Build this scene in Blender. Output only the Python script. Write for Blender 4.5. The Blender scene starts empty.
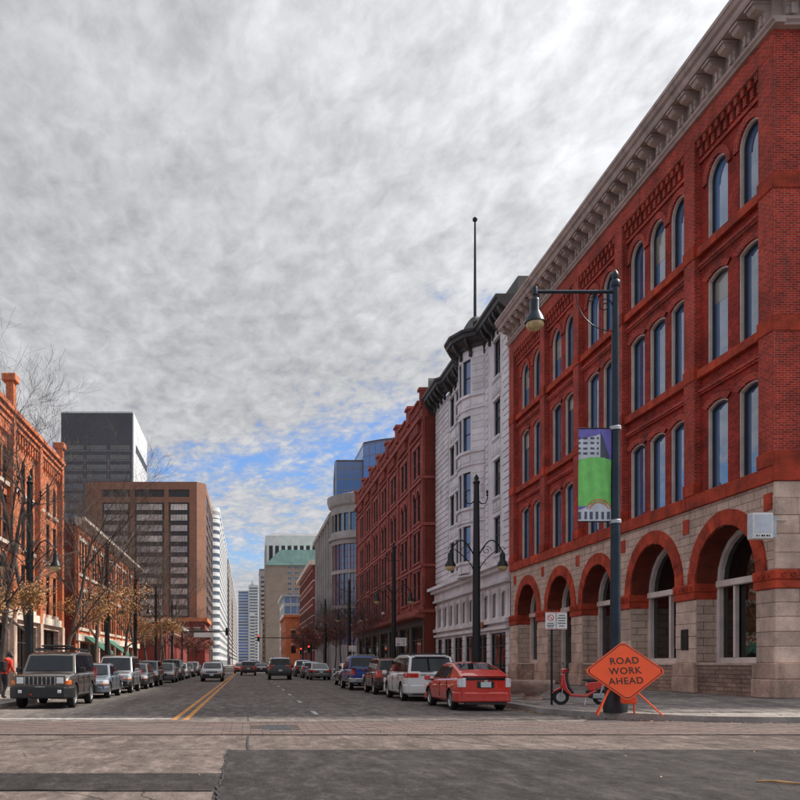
import bpy, bmesh, math, random
from mathutils import Vector, Matrix
random.seed(11)
SC = bpy.context.scene
COL = SC.collection
R = math.radians
PI = math.pi

# ------------------------------------------------------------------ camera
EYE = 1.45
cam_d = bpy.data.cameras.new('camera')
cam = bpy.data.objects.new('camera', cam_d); COL.objects.link(cam)
cam.location = (0, 0, EYE); cam.rotation_euler = (R(90), 0, 0)
cam_d.sensor_width = 36; cam_d.lens = 36*850/800
cam_d.shift_x = 153/800; cam_d.shift_y = 263/800
cam_d.clip_start = 0.1; cam_d.clip_end = 9000
SC.camera = cam
# ------------------------------------------------------------------ light
SUN_AZ, SUN_EL = R(80), R(47)
sv = Vector((math.sin(SUN_AZ)*math.cos(SUN_EL), math.cos(SUN_AZ)*math.cos(SUN_EL), math.sin(SUN_EL)))
ld = bpy.data.lights.new('sun', 'SUN'); ld.energy = 4.6; ld.angle = R(4); ld.color = (1, .93, .83)
lo = bpy.data.objects.new('sun', ld); COL.objects.link(lo); lo.location = (60, 0, 90)
lo.rotation_euler = sv.to_track_quat('Z', 'Y').to_euler()
SC.view_settings.view_transform = 'Standard'; SC.view_settings.look = 'None'
SC.view_settings.exposure = 0.46; SC.view_settings.gamma = 1

def nd(nt, typ, **kw):
    n = nt.nodes.new(typ)
    for k, v in kw.items():
        if k.startswith('i_'):
            n.inputs[k[2:].replace('_', ' ')].default_value = v
        else:
            setattr(n, k, v)
    return n
def mth(nt, op, a, b=None, c=None, clamp=False):
    n = nt.nodes.new('ShaderNodeMath'); n.operation = op; n.use_clamp = clamp
    for i, x in enumerate((a, b, c)):
        if x is None: continue
        if isinstance(x, (int, float)): n.inputs[i].default_value = x
        else: nt.links.new(x, n.inputs[i])
    return n.outputs[0]
def mixc(nt, fac, a, b, mode='MIX'):
    n = nt.nodes.new('ShaderNodeMix'); n.data_type = 'RGBA'; n.blend_type = mode
    for s, x in ((n.inputs[0], fac), (n.inputs[6], a), (n.inputs[7], b)):
        if isinstance(x, (int, float)): s.default_value = x
        elif isinstance(x, (tuple, list)): s.default_value = (*x[:3], 1)
        else: nt.links.new(x, s)
    return n.outputs[2]
def maprange(nt, v, a, b, c, d, smooth=True):
    n = nt.nodes.new('ShaderNodeMapRange')
    if smooth: n.interpolation_type = 'SMOOTHSTEP'
    nt.links.new(v, n.inputs[0])
    for i, x in enumerate((a, b, c, d)): n.inputs[i+1].default_value = x
    return n.outputs[0]

world = bpy.data.worlds.new('World'); SC.world = world; world.use_nodes = True
def make_world():
    nt = world.node_tree; bg = nt.nodes['Background']
    sky = nd(nt, 'ShaderNodeTexSky', sky_type='NISHITA', sun_disc=False)
    sky.sun_elevation = SUN_EL; sky.sun_rotation = SUN_AZ; sky.air_density = 1.3; sky.dust_density = .6; sky.ozone_density = 2.5
    tc = nd(nt, 'ShaderNodeTexCoord')
    sp = nd(nt, 'ShaderNodeSeparateXYZ'); nt.links.new(tc.outputs['Generated'], sp.inputs[0])
    zz = mth(nt, 'ADD', mth(nt, 'MAXIMUM', sp.outputs[2], 0.0), .10)
    px = mth(nt, 'DIVIDE', sp.outputs[0], zz); py = mth(nt, 'DIVIDE', sp.outputs[1], zz)
    cb = nd(nt, 'ShaderNodeCombineXYZ'); nt.links.new(px, cb.inputs[0]); nt.links.new(py, cb.inputs[1])
    def noise(scale, detail, rough, dist=0, off=(0, 0, 0), sc=(1, 1, 1), rot=0):
        mp = nd(nt, 'ShaderNodeMapping'); mp.inputs['Location'].default_value = off; mp.inputs['Scale'].default_value = sc
        mp.inputs['Rotation'].default_value = (0, 0, rot)
        nt.links.new(cb.outputs[0], mp.inputs[0])
        n = nd(nt, 'ShaderNodeTexNoise', i_Scale=scale, i_Detail=detail, i_Roughness=rough, i_Distortion=dist)
        nt.links.new(mp.outputs[0], n.inputs['Vector']); return n.outputs[0]
    A = noise(11, 6, .6, .25, (3.1, 1.7, 0), (1, .66, 1), R(28))
    B = noise(.55, 3, .5, 0, (6.4, 2.2, 0))
    C = noise(1.6, 5, .55, .3, (9.1, 4.2, 0))
    D = noise(30, 4, .55, .4, (2.3, 7.7, 0), (1, .62, 1), R(24))
    E = noise(1.1, 8, .62, .5, (1.3, .4, 0), (.45, 1.0, 1), R(-12))
    cell = mth(nt, 'ADD', mth(nt, 'MULTIPLY', A, .66), mth(nt, 'MULTIPLY', D, .34))
    dens = mth(nt, 'ADD', mth(nt, 'MULTIPLY', cell, 1.0), mth(nt, 'MULTIPLY', B, .9))
    dens = mth(nt, 'ADD', dens, mth(nt, 'MULTIPLY', E, .6))
    # the layer thins out towards the far edge of the cloud sheet
    far = maprange(nt, sp.outputs[2], .03, .38, .52, 0)
    hor = maprange(nt, sp.outputs[2], .0, .16, .42, 0)
    dens = mth(nt, 'ADD', mth(nt, 'SUBTRACT', dens, far), hor)
    cov = maprange(nt, dens, .80, 1.12, 0, 1)
    sh = mth(nt, 'ADD', mth(nt, 'MULTIPLY', cell, .95), mth(nt, 'MULTIPLY', C, .22))
    bri = maprange(nt, sh, .40, .78, .30, .54, False)
    vm = nd(nt, 'ShaderNodeVectorMath', operation='DOT_PRODUCT'); vm.inputs[1].default_value = sv
    nt.links.new(tc.outputs['Generated'], vm.inputs[0])
    glow = maprange(nt, vm.outputs['Value'], .36, 1.0, 1.0, 2.1)
    bri = mth(nt, 'MULTIPLY', mth(nt, 'MULTIPLY', bri, glow), 10.0)
    comb = nd(nt, 'ShaderNodeCombineColor')
    nt.links.new(mth(nt, 'MULTIPLY', bri, .965), comb.inputs[0]); nt.links.new(mth(nt, 'MULTIPLY', bri, .975), comb.inputs[1])
    nt.links.new(mth(nt, 'MULTIPLY', bri, 1.015), comb.inputs[2])
    skyc = mixc(nt, 1.0, sky.outputs[0], (.62, .78, 1.12), 'MULTIPLY')
    col = mixc(nt, cov, skyc, comb.outputs[0])
    nt.links.new(col, bg.inputs[0]); bg.inputs[1].default_value = 0.1
make_world()

# ------------------------------------------------------------------ materials
MATS = {}
def newmat(name):
    m = bpy.data.materials.new(name); m.use_nodes = True; MATS[name] = m
    return m, m.node_tree, m.node_tree.nodes['Principled BSDF']
def wpos(nt):
    return nd(nt, 'ShaderNodeNewGeometry').outputs['Position']
def facade_uv(nt):
    g = nd(nt, 'ShaderNodeNewGeometry')
    s = nd(nt, 'ShaderNodeSeparateXYZ'); nt.links.new(g.outputs['Position'], s.inputs[0])
    n = nd(nt, 'ShaderNodeSeparateXYZ'); nt.links.new(g.outputs['True Normal'], n.inputs[0])
    f = mth(nt, 'GREATER_THAN', mth(nt, 'ABSOLUTE', n.outputs[0]), mth(nt, 'ABSOLUTE', n.outputs[1]))
    u = mth(nt, 'ADD', mth(nt, 'MULTIPLY', s.outputs[1], f), mth(nt, 'MULTIPLY', s.outputs[0], mth(nt, 'SUBTRACT', 1.0, f)))
    c = nd(nt, 'ShaderNodeCombineXYZ'); nt.links.new(u, c.inputs[0]); nt.links.new(s.outputs[2], c.inputs[1])
    return c.outputs[0], g.outputs['Position']
def noise_at(nt, vec, scale, detail=4, rough=.55, dist=0):
    n = nd(nt, 'ShaderNodeTexNoise', i_Scale=scale, i_Detail=detail, i_Roughness=rough, i_Distortion=dist)
    nt.links.new(vec, n.inputs['Vector']); return n.outputs[0]
def vmul(nt, vec, s):
    n = nd(nt, 'ShaderNodeVectorMath', operation='MULTIPLY'); nt.links.new(vec, n.inputs[0]); n.inputs[1].default_value = s
    return n.outputs[0]
def streaks(nt, pos, col, amt):
    """rain streaks and grime, long in z"""
    v = vmul(nt, pos, (1, 1, .12))
    n = noise_at(nt, v, 1.9, 5, .6)
    f = maprange(nt, n, .52, .75, 0, amt)
    return mixc(nt, f, col, (.06, .05, .045))
def surf(name, col, rough=.65, var=.18, scale=1.2, fine=28, bump=.15, metal=0, spec=.5, objvar=.0, grime=0, coat=0, object_space=False):
    m, nt, b = newmat(name)
    p = nd(nt, 'ShaderNodeTexCoord').outputs['Object'] if object_space else wpos(nt)
    n1 = noise_at(nt, p, scale, 5, .6); n2 = noise_at(nt, p, fine, 3, .6)
    lo_ = tuple(c*(1-var*1.6) for c in col); hi = tuple(min(1, c*(1+var*1.6)) for c in col)
    f = mth(nt, 'ADD', mth(nt, 'MULTIPLY', n1, .65), mth(nt, 'MULTIPLY', n2, .35))
    c = mixc(nt, maprange(nt, f, .3, .7, 0, 1), lo_, hi)
    if objvar:
        oi = nd(nt, 'ShaderNodeObjectInfo')
        k = maprange(nt, oi.outputs['Random'], 0, 1, 1-objvar, 1+objvar, False)
        cc = nd(nt, 'ShaderNodeCombineColor')
        for i in range(3): nt.links.new(k, cc.inputs[i])
        c = mixc(nt, 1.0, c, cc.outputs[0], 'MULTIPLY')
    if grime: c = streaks(nt, p, c, grime)
    nt.links.new(c, b.inputs['Base Color'])
    nt.links.new(maprange(nt, n1, .3, .7, max(.03, rough-.08), min(1, rough+.08)), b.inputs['Roughness'])
    b.inputs['Metallic'].default_value = metal; b.inputs['Specular IOR Level'].default_value = spec
    if coat: b.inputs['Coat Weight'].default_value = coat; b.inputs['Coat Roughness'].default_value = .04
    if bump:
        bp = nd(nt, 'ShaderNodeBump', i_Strength=bump, i_Distance=.02); nt.links.new(n2, bp.inputs['Height'])
        nt.links.new(bp.outputs[0], b.inputs['Normal'])
    return m
def brick(name, c1, c2, mortar, w=.22, h=.073, ms=.009, grime=.25, bump=.6, var=.25, off=.5):
    m, nt, b = newmat(name)
    uv, p = facade_uv(nt)
    t = nd(nt, 'ShaderNodeTexBrick'); t.offset = off
    nt.links.new(uv, t.inputs['Vector'])
    for k, v in (('Color1', c1), ('Color2', c2), ('Mortar', mortar)): t.inputs[k].default_value = (*v, 1)
    t.inputs['Scale'].default_value = 1; t.inputs['Mortar Size'].default_value = ms; t.inputs['Mortar Smooth'].default_value = .2
    t.inputs['Brick Width'].default_value = w; t.inputs['Row Height'].default_value = h; t.inputs['Bias'].default_value = -.1
    n = noise_at(nt, p, .7, 6, .62); n2 = noise_at(nt, p, 9, 3, .6)
    k = mth(nt, 'ADD', maprange(nt, n, .3, .7, 1-var, 1+var, False), maprange(nt, n2, .3, .7, -.15, .15, False))
    cc = nd(nt, 'ShaderNodeCombineColor')
    for i in range(3): nt.links.new(k, cc.inputs[i])
    c = mixc(nt, 1.0, t.outputs['Color'], cc.outputs[0], 'MULTIPLY')
    if grime: c = streaks(nt, p, c, grime)
    nt.links.new(c, b.inputs['Base Color']); b.inputs['Roughness'].default_value = .85
    b.inputs['Specular IOR Level'].default_value = .3
    hgt = mth(nt, 'ADD', mth(nt, 'SUBTRACT', 1.0, t.outputs['Fac']), mth(nt, 'MULTIPLY', n2, .5))
    bp = nd(nt, 'ShaderNodeBump', i_Strength=bump, i_Distance=.012); nt.links.new(hgt, bp.inputs['Height'])
    nt.links.new(bp.outputs[0], b.inputs['Normal'])
    return m
def glass(name, col=(.012, .014, .017), rough=.03, ior=1.7, wob=.06, wscale=1.3, tintvar=.6):
    m, nt, b = newmat(name)
    p = wpos(nt); n = noise_at(nt, p, wscale, 2, .5)
    oi = nd(nt, 'ShaderNodeObjectInfo')
    k = mth(nt, 'ADD', mth(nt, 'MULTIPLY', oi.outputs['Random'], tintvar), .5)
    cc = nd(nt, 'ShaderNodeCombineColor')
    for i in range(3): nt.links.new(k, cc.inputs[i])
    nt.links.new(mixc(nt, 1.0, col, cc.outputs[0], 'MULTIPLY'), b.inputs['Base Color'])
    b.inputs['Roughness'].default_value = rough; b.inputs['IOR'].default_value = ior
    bp = nd(nt, 'ShaderNodeBump', i_Strength=wob, i_Distance=.1); nt.links.new(n, bp.inputs['Height'])
    nt.links.new(bp.outputs[0], b.inputs['Normal'])
    return m
def paint(name, col, flake=.0, rough=.28, dirt=.25):
    """car paint: clear coat, a little road film low on the body"""
    m, nt, b = newmat(name)
    tc = nd(nt, 'ShaderNodeTexCoord'); p = tc.outputs['Object']
    n = noise_at(nt, p, 3, 5, .6); s = nd(nt, 'ShaderNodeSeparateXYZ'); nt.links.new(p, s.inputs[0])
    lowd = maprange(nt, mth(nt, 'ADD', s.outputs[2], mth(nt, 'MULTIPLY', n, .4)), .35, .95, dirt, 0)
    c = mixc(nt, lowd, col, (.16, .14, .125))
    nt.links.new(c, b.inputs['Base Color'])
    b.inputs['Metallic'].default_value = flake
    nt.links.new(maprange(nt, n, .3, .7, rough-.05, rough+.12), b.inputs['Roughness'])
    b.inputs['Coat Weight'].default_value = 1; b.inputs['Coat Roughness'].default_value = .02; b.inputs['Coat IOR'].default_value = 1.7
    return m
def emis(name, col, st):
    m, nt, b = newmat(name)
    b.inputs['Base Color'].default_value = (*col, 1); b.inputs['Emission Color'].default_value = (*col, 1)
    b.inputs['Emission Strength'].default_value = st; b.inputs['Roughness'].default_value = .3
    return m

brick('brick_red', (.50, .036, .019), (.22, .016, .010), (.42, .18, .14), grime=.45, var=.4)
brick('brick_panel', (.43, .032, .018), (.20, .015, .010), (.21, .06, .045), grime=.5, var=.42)
brick('stone_course', (.64, .475, .39), (.50, .36, .295), (.26, .175, .14), .75, .30, .014, .35, .8, .22)
brick('rubble', (.40, .25, .19), (.25, .16, .125), (.14, .10, .08), .55, .15, .014, .3, 1.0, .35, .37)
surf('sandstone_red', (.42, .056, .027), .85, .32, 1.6, 22, .35, spec=.3, objvar=.16, grime=.25)
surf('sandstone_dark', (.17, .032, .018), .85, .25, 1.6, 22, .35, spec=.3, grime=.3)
surf('stone_light', (.62, .455, .37), .85, .2, 1.3, 20, .5, spec=.3, objvar=.2, grime=.3)
surf('stone_plinth', (.50, .335, .265), .85, .25, 1.3, 18, .5, spec=.3, objvar=.15, grime=.4)
surf('cornice_brown', (.44, .345, .31), .7, .18, 1.2, 30, .12, grime=.4)
surf('trim_taupe', (.74, .63, .585), .6, .12, 1.4, 30, .08, grime=.2)
surf('white_terracotta', (.74, .70, .73), .5, .12, .8, 20, .12, grime=.32, objvar=.08)
surf('dark_bronze', (.035, .032, .033), .5, .3, 2, 20, .2, spec=.5)
brick('redstone', (.32, .075, .060), (.24, .056, .046), (.17, .04, .033), .9, .42, .010, .35, .5, .3)
surf('redstone_trim', (.33, .078, .060), .8, .2, 1, 20, .3, grime=.35, objvar=.1)
brick('dark_brick', (.22, .035, .02), (.16, .025, .016), (.12, .05, .04), grime=.4)
brick('brick_orange', (.62, .17, .062), (.50, .125, .045), (.40, .22, .15), .24, .08, .010, .3)
surf('orange_trim', (.58, .17, .07), .8, .2, 1, 20, .3, grime=.3, objvar=.1)
brick('brick_maroon', (.26, .045, .035), (.19, .033, .028), (.16, .06, .05), .4, .14, .012, .3)
surf('cream_trim', (.66, .58, .50), .7, .12, 1, 20, .1, grime=.25)
surf('concrete_grey', (.36, .33, .32), .85, .15, .35, 6, .15, grime=.4)
surf('concrete_light', (.62, .61, .60), .8, .08, .2, 6, .05, grime=.15)
surf('concrete_brown', (.30, .235, .19), .85, .12, .2, 6, .1, grime=.25)
brick('office_panel', (.245, .128, .09), (.23, .12, .085), (.18, .09, .06), 4.6, 4.0, .05, .2, .2, .1, 0)
surf('office_dark', (.022, .021, .023), .45, .2, .5, 8, .05)
surf('office_pane', (.42, .385, .36), .22, .3, .12, .5, .0, spec=.8, objvar=.25)
surf('tower_dark', (.055, .053, .066), .35, .15, .1, 3, .02, spec=.6)
surf('tower_line', (.17, .165, .185), .5, .1, .1, 3, .02)
surf('tower_white', (.56, .57, .58), .6, .04, .1, 3, .02)
surf('copper_green', (.25, .40, .36), .6, .15, .3, 6, .05)
glass('glass_dark', (.010, .014, .022), .03, 2.3, .04); glass('glass_blue', (.05, .12, .32), .05, 2.2, .03, .2)
glass('glass_sky', (.05, .13, .28), .03, 2.9, .05, 1.0, .9)  # blue of the reflected sky is put into the base colour
glass('glass_store', (.010, .010, .010), .03, 1.55, .05)
glass('glass_tower', (.05, .15, .44), .06, 2.0, .03, .15)
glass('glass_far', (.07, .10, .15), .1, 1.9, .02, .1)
glass('glass_car', (.008, .011, .016), .02, 1.5, .0)
surf('asphalt_dark', (.060, .055, .054), .9, .30, .45, 60, .55, spec=.3)
surf('kerb_stone', (.30, .27, .25), .85, .2, 1.2, 25, .3, grime=.0)
surf('paver', (.21, .135, .115), .9, .25, .5, 20, .3, objvar=.1)
surf('joint_tar', (.02, .019, .018), .6, .2, 2, 20, .1)
surf('ground_mat', (.10, .095, .09), .95, .2, .05, 2, .1)
surf('iron_black', (.012, .013, .014), .42, .2, 3, 30, .08, metal=.3)
surf('post_blue', (.018, .030, .046), .38, .25, 2, 25, .06, metal=.35)
surf('lamp_amber', (.55, .40, .20), .25, .2, 5, 20, 0)
surf('galv_steel', (.45, .46, .47), .4, .12, 3, 20, .05, metal=.7)
surf('sign_white', (.78, .78, .77), .5, .08, 3, 20, 0)
surf('sign_orange', (.95, .095, .012), .45, .05, 3, 30, 0)
surf('sign_black', (.012, .011, .011), .55, .2, 3, 20, 0)
surf('sign_red', (.60, .03, .03), .5, .1, 3, 20, 0)
surf('banner_purple', (.20, .17, .56), .75, .12, 4, 50, .15)
surf('banner_green', (.22, .66, .17), .75, .1, 4, 50, .15)
surf('banner_pale', (.60, .64, .72), .75, .1, 4, 50, .1)
surf('banner_dark', (.09, .10, .15), .75, .2, 4, 50, .1)
surf('banner_rust', (.55, .23, .12), .75, .2, 4, 50, .1)
surf('awning_green', (.04, .145, .10), .8, .15, 1.5, 30, .1)
surf('bark', (.085, .065, .058), .9, .35, 3, 30, .5)
surf('leaf_tan', (.36, .19, .075), .7, .35, 1.5, 6, 0, objvar=.2)
surf('leaf_rust', (.21, .055, .036), .7, .35, 1.5, 6, 0, objvar=.2)
surf('leaf_litter', (.30, .17, .08), .8, .5, 9, 30, 0)
surf('rubber', (.016, .016, .016), .85, .2, 5, 40, .2)
surf('plastic_black', (.018, .018, .019), .5, .2, 5, 40, .05)
surf('rim_alloy', (.55, .55, .56), .3, .1, 5, 30, 0, metal=.85)
surf('chrome', (.75, .75, .76), .12, .05, 5, 20, 0, metal=1)
surf('plate_white', (.55, .62, .62), .4, .25, 30, 60, 0, object_space=True)
surf('lens_clear', (.70, .72, .74), .08, .12, 12, 40, 0, spec=.8, coat=.6)
surf('lens_red', (.55, .018, .012), .12, .2, 12, 40, 0, spec=.8, coat=.8)
surf('lens_amber', (.75, .16, .02), .12, .15, 12, 40, 0, spec=.8, coat=.8)
emis('signal_red', (1, .04, .02), 3.5)
surf('planter', (.50, .345, .29), .85, .2, 3, 30, .3, grime=.35)
surf('soil', (.05, .035, .025), .95, .3, 8, 40, .4)
surf('cloth_red', (.62, .045, .025), .85, .15, 6, 60, .2)
surf('cloth_black', (.015, .015, .017), .9, .2, 6, 60, .2)
surf('skin', (.55, .33, .24), .5, .1, 6, 30, .05)
surf('hair', (.03, .02, .015), .7, .2, 10, 60, .2)
surf('shop_dark', (.03, .025, .024), .6, .3, 1, 10, .1)
surf('shop_warm', (.35, .13, .06), .6, .3, 1.5, 10, .1)
surf('shop_stone', (.085, .062, .055), .7, .3, 1, 12, .2, grime=.2)
surf('roof_grey', (.14, .135, .13), .9, .2, .4, 10, .1)
surf('blind', (.30, .29, .28), .2, .2, 1, 20, .0, spec=.9, coat=1, objvar=.4)

def concrete_road(name, base, joint=None, crackscale=.35, tar=.5):
    m, nt, b = newmat(name)
    p = wpos(nt)
    n1 = noise_at(nt, p, .22, 6, .65, .4); n2 = noise_at(nt, p, 34, 4, .75); n3 = noise_at(nt, vmul(nt, p, (1.6, .05, 1)), .8, 5, .6)
    n4 = noise_at(nt, p, 3.5, 5, .6)
    f = mth(nt, 'ADD', mth(nt, 'MULTIPLY', n1, .45), mth(nt, 'MULTIPLY', n3, .35))
    f = mth(nt, 'ADD', f, mth(nt, 'MULTIPLY', n4, .2))
    c = mixc(nt, maprange(nt, f, .34, .66, 0, 1), tuple(x*.62 for x in base), tuple(x*1.4 for x in base))
    c = mixc(nt, maprange(nt, n2, .35, .7, 0, .55), c, tuple(x*.40 for x in base))
    n5 = noise_at(nt, p, 8, 6, .8)
    c = mixc(nt, maprange(nt, n5, .52, .70, 0, .6), c, tuple(min(1, x*1.9) for x in base))
    n6 = noise_at(nt, vmul(nt, p, (2.6, 1, 1)), 1.1, 7, .82)
    c = mixc(nt, maprange(nt, n6, .50, .64, 0, .75), c, tuple(min(1, x*1.75) for x in base))
    c = mixc(nt, maprange(nt, n6, .50, .36, 0, .75), c, tuple(x*.42 for x in base))
    # oil drips and tar: dark blots with a shape of their own
    c = mixc(nt, maprange(nt, noise_at(nt, p, .9, 4, .7, 1.5), .62, .72, 0, tar), c, (.03, .028, .027))
    # cracks
    vo = nd(nt, 'ShaderNodeTexVoronoi', feature='DISTANCE_TO_EDGE', i_Scale=crackscale)
    wv = nd(nt, 'ShaderNodeVectorMath', operation='ADD'); nt.links.new(p, wv.inputs[0])
    nn = nd(nt, 'ShaderNodeTexNoise', i_Scale=1.3, i_Detail=5); nt.links.new(p, nn.inputs['Vector'])
    nt.links.new(vmul(nt, nn.outputs['Color'], (.9, .9, 0)), wv.inputs[1]); nt.links.new(wv.outputs[0], vo.inputs['Vector'])
    cr = maprange(nt, vo.outputs['Distance'], .002, .006, .75, 0)
    c = mixc(nt, mth(nt, 'MULTIPLY', cr, maprange(nt, n1, .45, .6, 0, 1)), c, (.025, .022, .02))
    nt.links.new(c, b.inputs['Base Color']); b.inputs['Roughness'].default_value = .92; b.inputs['Specular IOR Level'].default_value = .12
    bp = nd(nt, 'ShaderNodeBump', i_Strength=.6, i_Distance=.02); nt.links.new(mth(nt, 'ADD', n2, n5), bp.inputs['Height']); nt.links.new(bp.outputs[0], b.inputs['Normal'])
    return m
def worn_paint(name, col):
    m, nt, b = newmat(name)
    p = wpos(nt); n = noise_at(nt, p, 5, 6, .72); n2 = noise_at(nt, p, 30, 3, .7)
    f = mth(nt, 'ADD', mth(nt, 'MULTIPLY', n, .6), mth(nt, 'MULTIPLY', n2, .4))
    c = mixc(nt, maprange(nt, f, .44, .60, 0, .85), col, (.10, .085, .078))
    c = mixc(nt, maprange(nt, noise_at(nt, p, .6, 4, .6), .4, .7, 0, .35), c, (.12, .10, .09))
    nt.links.new(c, b.inputs['Base Color']); b.inputs['Roughness'].default_value = .8
worn_paint('road_paint_white', (.62, .60, .57)); worn_paint('road_paint_yellow', (.74, .30, .035))
concrete_road('road_main', (.172, .150, .140))
concrete_road('road_asphalt', (.052, .0475, .048), crackscale=.5, tar=.35)
concrete_road('road_concrete', (.140, .113, .103), tar=.25)
concrete_road('road_patch', (.042, .038, .038), tar=.3)
concrete_road('walk', (.25, .225, .21), tar=.25)
# ------------------------------------------------------------------ mesh helpers
WM = {}     # object -> world matrix (before the depsgraph knows it)
def attach(o, parent=None, mw=None):
    mw = mw if mw is not None else Matrix.Identity(4)
    COL.objects.link(o)
    if parent is not None:
        o.parent = parent
        o.matrix_basis = WM[parent].inverted() @ mw
    else:
        o.matrix_basis = mw
    WM[o] = mw
    return o
class MB:
    def __init__(s, M=None):
        s.v = []; s.f = []; s.mi = []; s.cur = 0; s.M = M
    def add(s, pts):
        i = len(s.v)
        if s.M is None: s.v.extend([tuple(p) for p in pts])
        else: s.v.extend([tuple(s.M @ Vector(p)) for p in pts])
        return i
    def face(s, pts):
        i = s.add(pts); s.f.append(tuple(range(i, i+len(pts)))); s.mi.append(s.cur)
    def faces(s, pts, idx):
        i = s.add(pts)
        for q in idx: s.f.append(tuple(i+k for k in q)); s.mi.append(s.cur)
    def box(s, x0, x1, y0, y1, z0, z1):
        s.faces([(x0,y0,z0),(x1,y0,z0),(x1,y1,z0),(x0,y1,z0),(x0,y0,z1),(x1,y0,z1),(x1,y1,z1),(x0,y1,z1)],
                [(0,3,2,1),(4,5,6,7),(0,1,5,4),(1,2,6,5),(2,3,7,6),(3,0,4,7)])
    def prism(s, poly, a0, a1, axis=2, t=1.0):
        """polygon (p,q) extruded along axis; axis 0: (y,z), 1: (x,z), 2: (x,y)"""
        def P(p, a):
            return {0: (a, p[0], p[1]), 1: (p[0], a, p[1]), 2: (p[0], p[1], a)}[axis]
        n = len(poly)
        s.faces([P(p, a0) for p in poly]+[P(p, a1) for p in poly],
                [tuple(range(n))[::-1], tuple(range(n, 2*n))]+[(i, (i+1) % n, n+(i+1) % n, n+i) for i in range(n)])
    def tube(s, path, rad, n=8, cap=True):
        path = [Vector(p) for p in path]
        if not isinstance(rad, (list, tuple)): rad = [rad]*len(path)
        pts = []; up = None
        for i, p in enumerate(path):
            d = (path[min(i+1, len(path)-1)]-path[max(i-1, 0)])
            d = d.normalized() if d.length > 1e-9 else Vector((0, 0, 1))
            if up is None:
                up = Vector((0, 0, 1)) if abs(d.z) < .9 else Vector((1, 0, 0))
            a = d.cross(up)
            if a.length < 1e-6: a = d.cross(Vector((0, 1, 0.01)))
            a.normalize(); b = a.cross(d).normalized(); up = b
            for k in range(n):
                t = 2*PI*k/n
                pts.append(p+(a*math.cos(t)+b*math.sin(t))*rad[i])
        idx = []
        for i in range(len(path)-1):
            for k in range(n):
                idx.append((i*n+k, i*n+(k+1) % n, (i+1)*n+(k+1) % n, (i+1)*n+k))
        if cap:
            idx.append(tuple(range(n))[::-1]); m = (len(path)-1)*n; idx.append(tuple(range(m, m+n)))
        s.faces(pts, idx)
    def lathe(s, prof, n=16, c=(0, 0, 0), axis='z', cap=True):
        pts = []
        for r, z in prof:
            for k in range(n):
                t = 2*PI*k/n; x, y = r*math.cos(t), r*math.sin(t)
                q = (x, y, z) if axis == 'z' else ((x, z, y) if axis == 'y' else (z, x, y))
                pts.append((q[0]+c[0], q[1]+c[1], q[2]+c[2]))
        idx = []
        for i in range(len(prof)-1):
            for k in range(n):
                idx.append((i*n+k, i*n+(k+1) % n, (i+1)*n+(k+1) % n, (i+1)*n+k))
        if cap: idx.append(tuple(range(n))[::-1]); m = (len(prof)-1)*n; idx.append(tuple(range(m, m+n)))
        s.faces(pts, idx)
    def mesh(s, name, mats, smooth=None):
        me = bpy.data.meshes.new(name)
        me.from_pydata(s.v, [], s.f)
        if isinstance(mats, str): mats = [mats]
        for m in mats: me.materials.append(MATS[m])
        if len(mats) > 1: me.polygons.foreach_set('material_index', s.mi)
        bm = bmesh.new(); bm.from_mesh(me)
        bmesh.ops.remove_doubles(bm, verts=bm.verts, dist=1e-5)
        bmesh.ops.recalc_face_normals(bm, faces=bm.faces)
        bm.to_mesh(me); bm.free()
        if smooth is not None:
            me.polygons.foreach_set('use_smooth', [True]*len(me.polygons))
            me.set_sharp_from_angle(angle=R(smooth))
        me.update()
        return me
    def build(s, name, mats, parent=None, smooth=None, mw=None):
        o = bpy.data.objects.new(name, s.mesh(name, mats, smooth))
        return attach(o, parent, mw if mw is not None else (WM[parent] if (parent is not None and s.M is LOCAL) else None))
LOCAL = Matrix.Identity(4)
def inst(name, me, parent, mw):
    return attach(bpy.data.objects.new(name, me), parent, mw)
def tag(o, label, cat, group=None, kind=None):
    if label: o['label'] = label
    if cat: o['category'] = cat
    if group: o['group'] = group
    if kind: o['kind'] = kind
    return o
def thing(name, label, cat, loc=(0, 0, 0), rz=0, group=None):
    o = bpy.data.objects.new(name, None); o.empty_display_size = .3
    attach(o, None, Matrix.Translation(loc) @ Matrix.Rotation(rz, 4, 'Z'))
    return tag(o, label, cat, group)
def structure(o):
    o['kind'] = 'structure'; return o
def copy_tree(o, mw=None, parent=None):
    c = o.copy(); COL.objects.link(c)
    if parent is None:
        c.matrix_basis = mw; WM[c] = mw
    else:
        c.parent = parent; WM[c] = WM[parent] @ c.matrix_basis
    for ch in [q for q in KIDS.get(o, [])]: copy_tree(ch, None, c)
    return c
KIDS = {}
def index_kids():
    KIDS.clear()
    for o in COL.objects:
        if o.parent is not None: KIDS.setdefault(o.parent, []).append(o)
def bevel(o, w, seg=2, ang=35):
    m = o.modifiers.new('bevel', 'BEVEL'); m.width = w; m.segments = seg; m.limit_method = 'ANGLE'; m.angle_limit = R(ang)
    return o
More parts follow.
